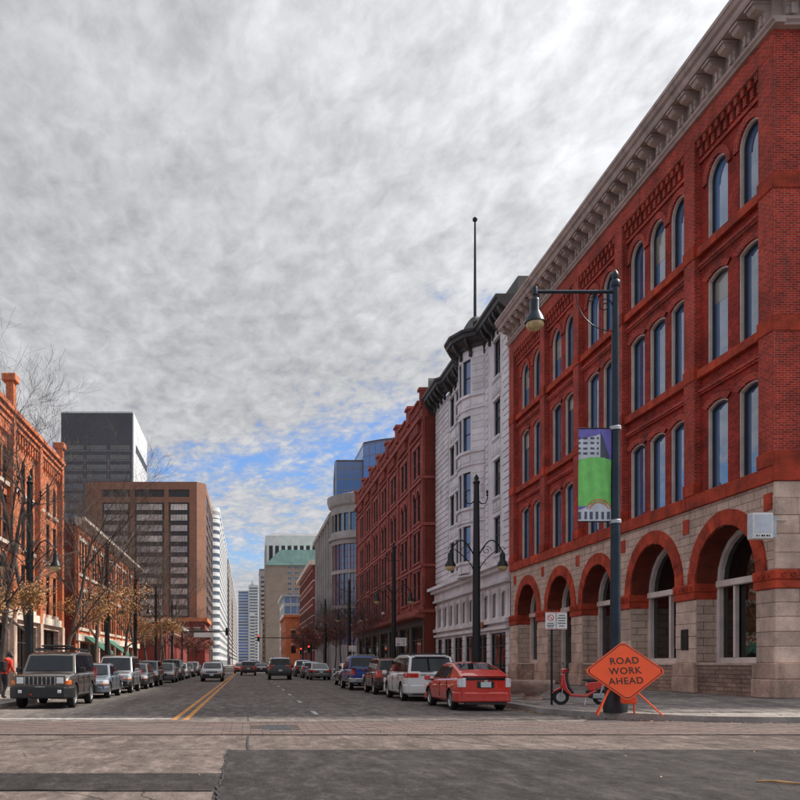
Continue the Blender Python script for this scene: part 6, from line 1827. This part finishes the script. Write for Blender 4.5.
def person(x, y, rz, label, jacket, legs, lean=.0, H=1.74):
    root = thing('person', label, 'person', (x, y, .15), rz)
    MWr = WM[root]; k = H/1.74
    J = {'pel': (0, 0, .95), 'wst': (.02+lean*.1, 0, 1.08), 'cst': (.05+lean*.25, 0, 1.32), 'nck': (.08+lean*.38, 0, 1.49), 'hed0': (.10+lean*.44, 0, 1.57), 'hed1': (.13+lean*.5, 0, 1.66),
         'hl': (0, .10, .90), 'kl': (.12, .11, .50), 'al': (.05, .11, .08), 'tl': (.20, .12, .03), 'hr': (0, -.10, .90), 'kr': (-.02, -.11, .48), 'ar': (-.24, -.11, .10), 'tr': (-.11, -.12, .03),
         'sl': (.06+lean*.3, .18, 1.42), 'el': (-.02+lean*.3, .26, 1.16), 'wl': (.16+lean*.3, .24, 1.0), 'pl': (.20+lean*.3, .22, .93), 'sr': (.06+lean*.3, -.18, 1.42), 'er': (.0+lean*.3, -.27, 1.16), 'wr': (.17+lean*.3, -.24, 1.0), 'pr': (.21+lean*.3, -.22, .93)}
    Rd = {'pel': .15, 'wst': .14, 'cst': .165, 'nck': .062, 'hed0': .085, 'hed1': .095, 'hl': .095, 'kl': .065, 'al': .045, 'tl': .038, 'hr': .095, 'kr': .065, 'ar': .045, 'tr': .038,
          'sl': .075, 'el': .052, 'wl': .036, 'pl': .04, 'sr': .075, 'er': .052, 'wr': .036, 'pr': .04}
    E = [('pel', 'wst'), ('wst', 'cst'), ('cst', 'nck'), ('nck', 'hed0'), ('hed0', 'hed1'), ('pel', 'hl'), ('hl', 'kl'), ('kl', 'al'), ('al', 'tl'), ('pel', 'hr'), ('hr', 'kr'), ('kr', 'ar'), ('ar', 'tr'),
         ('cst', 'sl'), ('sl', 'el'), ('el', 'wl'), ('wl', 'pl'), ('cst', 'sr'), ('sr', 'er'), ('er', 'wr'), ('wr', 'pr')]
    names = list(J); idx = {n: i for i, n in enumerate(names)}
    me = bpy.data.meshes.new('body'); me.from_pydata([tuple(c*k for c in J[n]) for n in names], [(idx[a], idx[b]) for a, b in E], [])
    for m in (jacket, legs, 'skin', 'cloth_black'): me.materials.append(MATS[m])
    o = bpy.data.objects.new('body', me); attach(o, root, MWr)
    o.modifiers.new('skin', 'SKIN'); me.skin_vertices.new() if not me.skin_vertices else None
    for i, n in enumerate(names):
        sv_ = me.skin_vertices[0].data[i]; sv_.radius = (Rd[n]*k, Rd[n]*k); sv_.use_root = (n == 'pel')
    su = o.modifiers.new('sub', 'SUBSURF'); su.levels = su.render_levels = 2
    bpy.context.view_layer.update()
    m2 = bpy.data.meshes.new_from_object(o.evaluated_get(bpy.context.evaluated_depsgraph_get())); o.modifiers.clear(); o.data = m2
    for p in m2.polygons:
        z = p.center.z/k; p.use_smooth = True
        hand = abs(p.center.y) > .17 and z < 1.0 and p.center.x > .12+lean*.2
        p.material_index = 2 if (z > 1.50 or hand) else (0 if z > .93 else (1 if z > .12 else 3))
    hx, hz = J['hed1'][0]*k, 1.67*k
    b = MB(LOCAL); b.lathe([(.01, .115), (.07, .10), (.108, .05), (.115, -.02), (.10, -.09), (.085, -.11)], 16, (hx-.018, 0, hz)); b.build('hair', 'hair', root, 60)
    b = MB(LOCAL); b.tube([(hx+.085, 0, hz+.0), (hx+.118, 0, hz-.045), (hx+.085, 0, hz-.06)], [.012, .018, .012], 6); b.build('nose', 'skin', root, 60)
    for s_ in (-1, 1):
        b = MB(LOCAL); b.lathe([(.002, .012), (.012, .0), (.002, -.012)], 8, (hx+.088, s_*.034, hz+.005)); b.build('eye', 'hair', root, 60)
        b = MB(LOCAL); b.box(hx-.02, hx+.02, s_*.10-.012, s_*.10+.012, hz-.05, hz+.02); bevel(b.build('ear', 'skin', root), .008)
        px_, py_, pz_ = [c*k for c in J['pl' if s_ > 0 else 'pr']]
        b = MB(LOCAL)
        for q in range(4): b.tube([(px_+.0, py_+(q-1.5)*.019, pz_+.02), (px_+.035, py_+(q-1.5)*.02, pz_-.04-(.012 if q in (1, 2) else 0)), (px_+.03, py_+(q-1.5)*.019-s_*.01, pz_-.085-(.012 if q in (1, 2) else 0))], [.010, .009, .007], 6)
        b.tube([(px_+.01, py_-s_*.03, pz_+.03), (px_+.055, py_-s_*.035, pz_+.0), (px_+.06, py_-s_*.03, pz_-.03)], [.011, .010, .008], 6)
        b.build('fingers', 'skin', root, 60)
    b = MB(LOCAL); b.tube([(J['cst'][0]*k-.05, 0, 1.43*k), (J['nck'][0]*k-.06, 0, 1.49*k)], [.10, .085], 12); b.build('hood', jacket, root, 60)
    bx = J['cst'][0]*k
    b = MB(LOCAL); b.box(bx-.33, bx-.13, -.15, .15, 1.02*k, 1.42*k); bevel(b.build('backpack', 'cloth_black', root), .05, 3)
    return root
person(-8.9, 31.2, R(60), 'person in a red hooded jacket with a black backpack walking by the orange building', 'cloth_red', 'cloth_black', .35, 1.68)

# fallen leaves along the kerbs
b = MB(); rr = random.Random(5)
def leaf(x, y, z, s_):
    a = rr.uniform(0, 2*PI); c, s2 = math.cos(a)*s_, math.sin(a)*s_
    b.face([(x-c, y-s2, z+rr.uniform(.002, .015)), (x+s2*.5, y-c*.5, z+rr.uniform(.004, .03)), (x+c, y+s2, z+rr.uniform(.002, .02)), (x-s2*.5, y+c*.5, z+.004)])
for k in range(420):
    y = rr.uniform(24.5, 34); leaf(KR-abs(rr.gauss(0, .16))-.03, y, .003, rr.uniform(.025, .05))
for k in range(160):
    a = rr.uniform(0, PI/2); q = 4.55+abs(rr.gauss(0, .12)); leaf(KR+4.5-q*math.cos(a), 24.9-q*math.sin(a), -.004, rr.uniform(.025, .05))
for k in range(260): leaf(rr.uniform(9.2, 16), rr.uniform(22, 34), walk_z(12)+.012, rr.uniform(.02, .04)) if False else None
for k in range(300): leaf(KL+abs(rr.gauss(0, .18))+.03, rr.uniform(23, 45), .003, rr.uniform(.025, .05))
for k in range(140): leaf(rr.uniform(-11, -8), rr.uniform(26, 42), .155, rr.uniform(.025, .05))
for k in range(60): leaf(rr.uniform(-8, 9), rr.uniform(10, 26), .012, rr.uniform(.015, .03))
o = b.build('fallen_leaves', 'leaf_litter'); tag(o, 'fallen brown leaves gathered along the kerbs', 'leaves', None, 'stuff')
tw = MB(); tw.tube([(6.2, 10.35, .012), (6.38, 10.28, .02), (6.6, 10.1, .012), (6.78, 9.98, .012)], [.012, .016, .012, .006], 6)
tag(tw.build('fallen_twig', 'leaf_tan'), 'dry tan twig lying on the dark asphalt', 'twig')
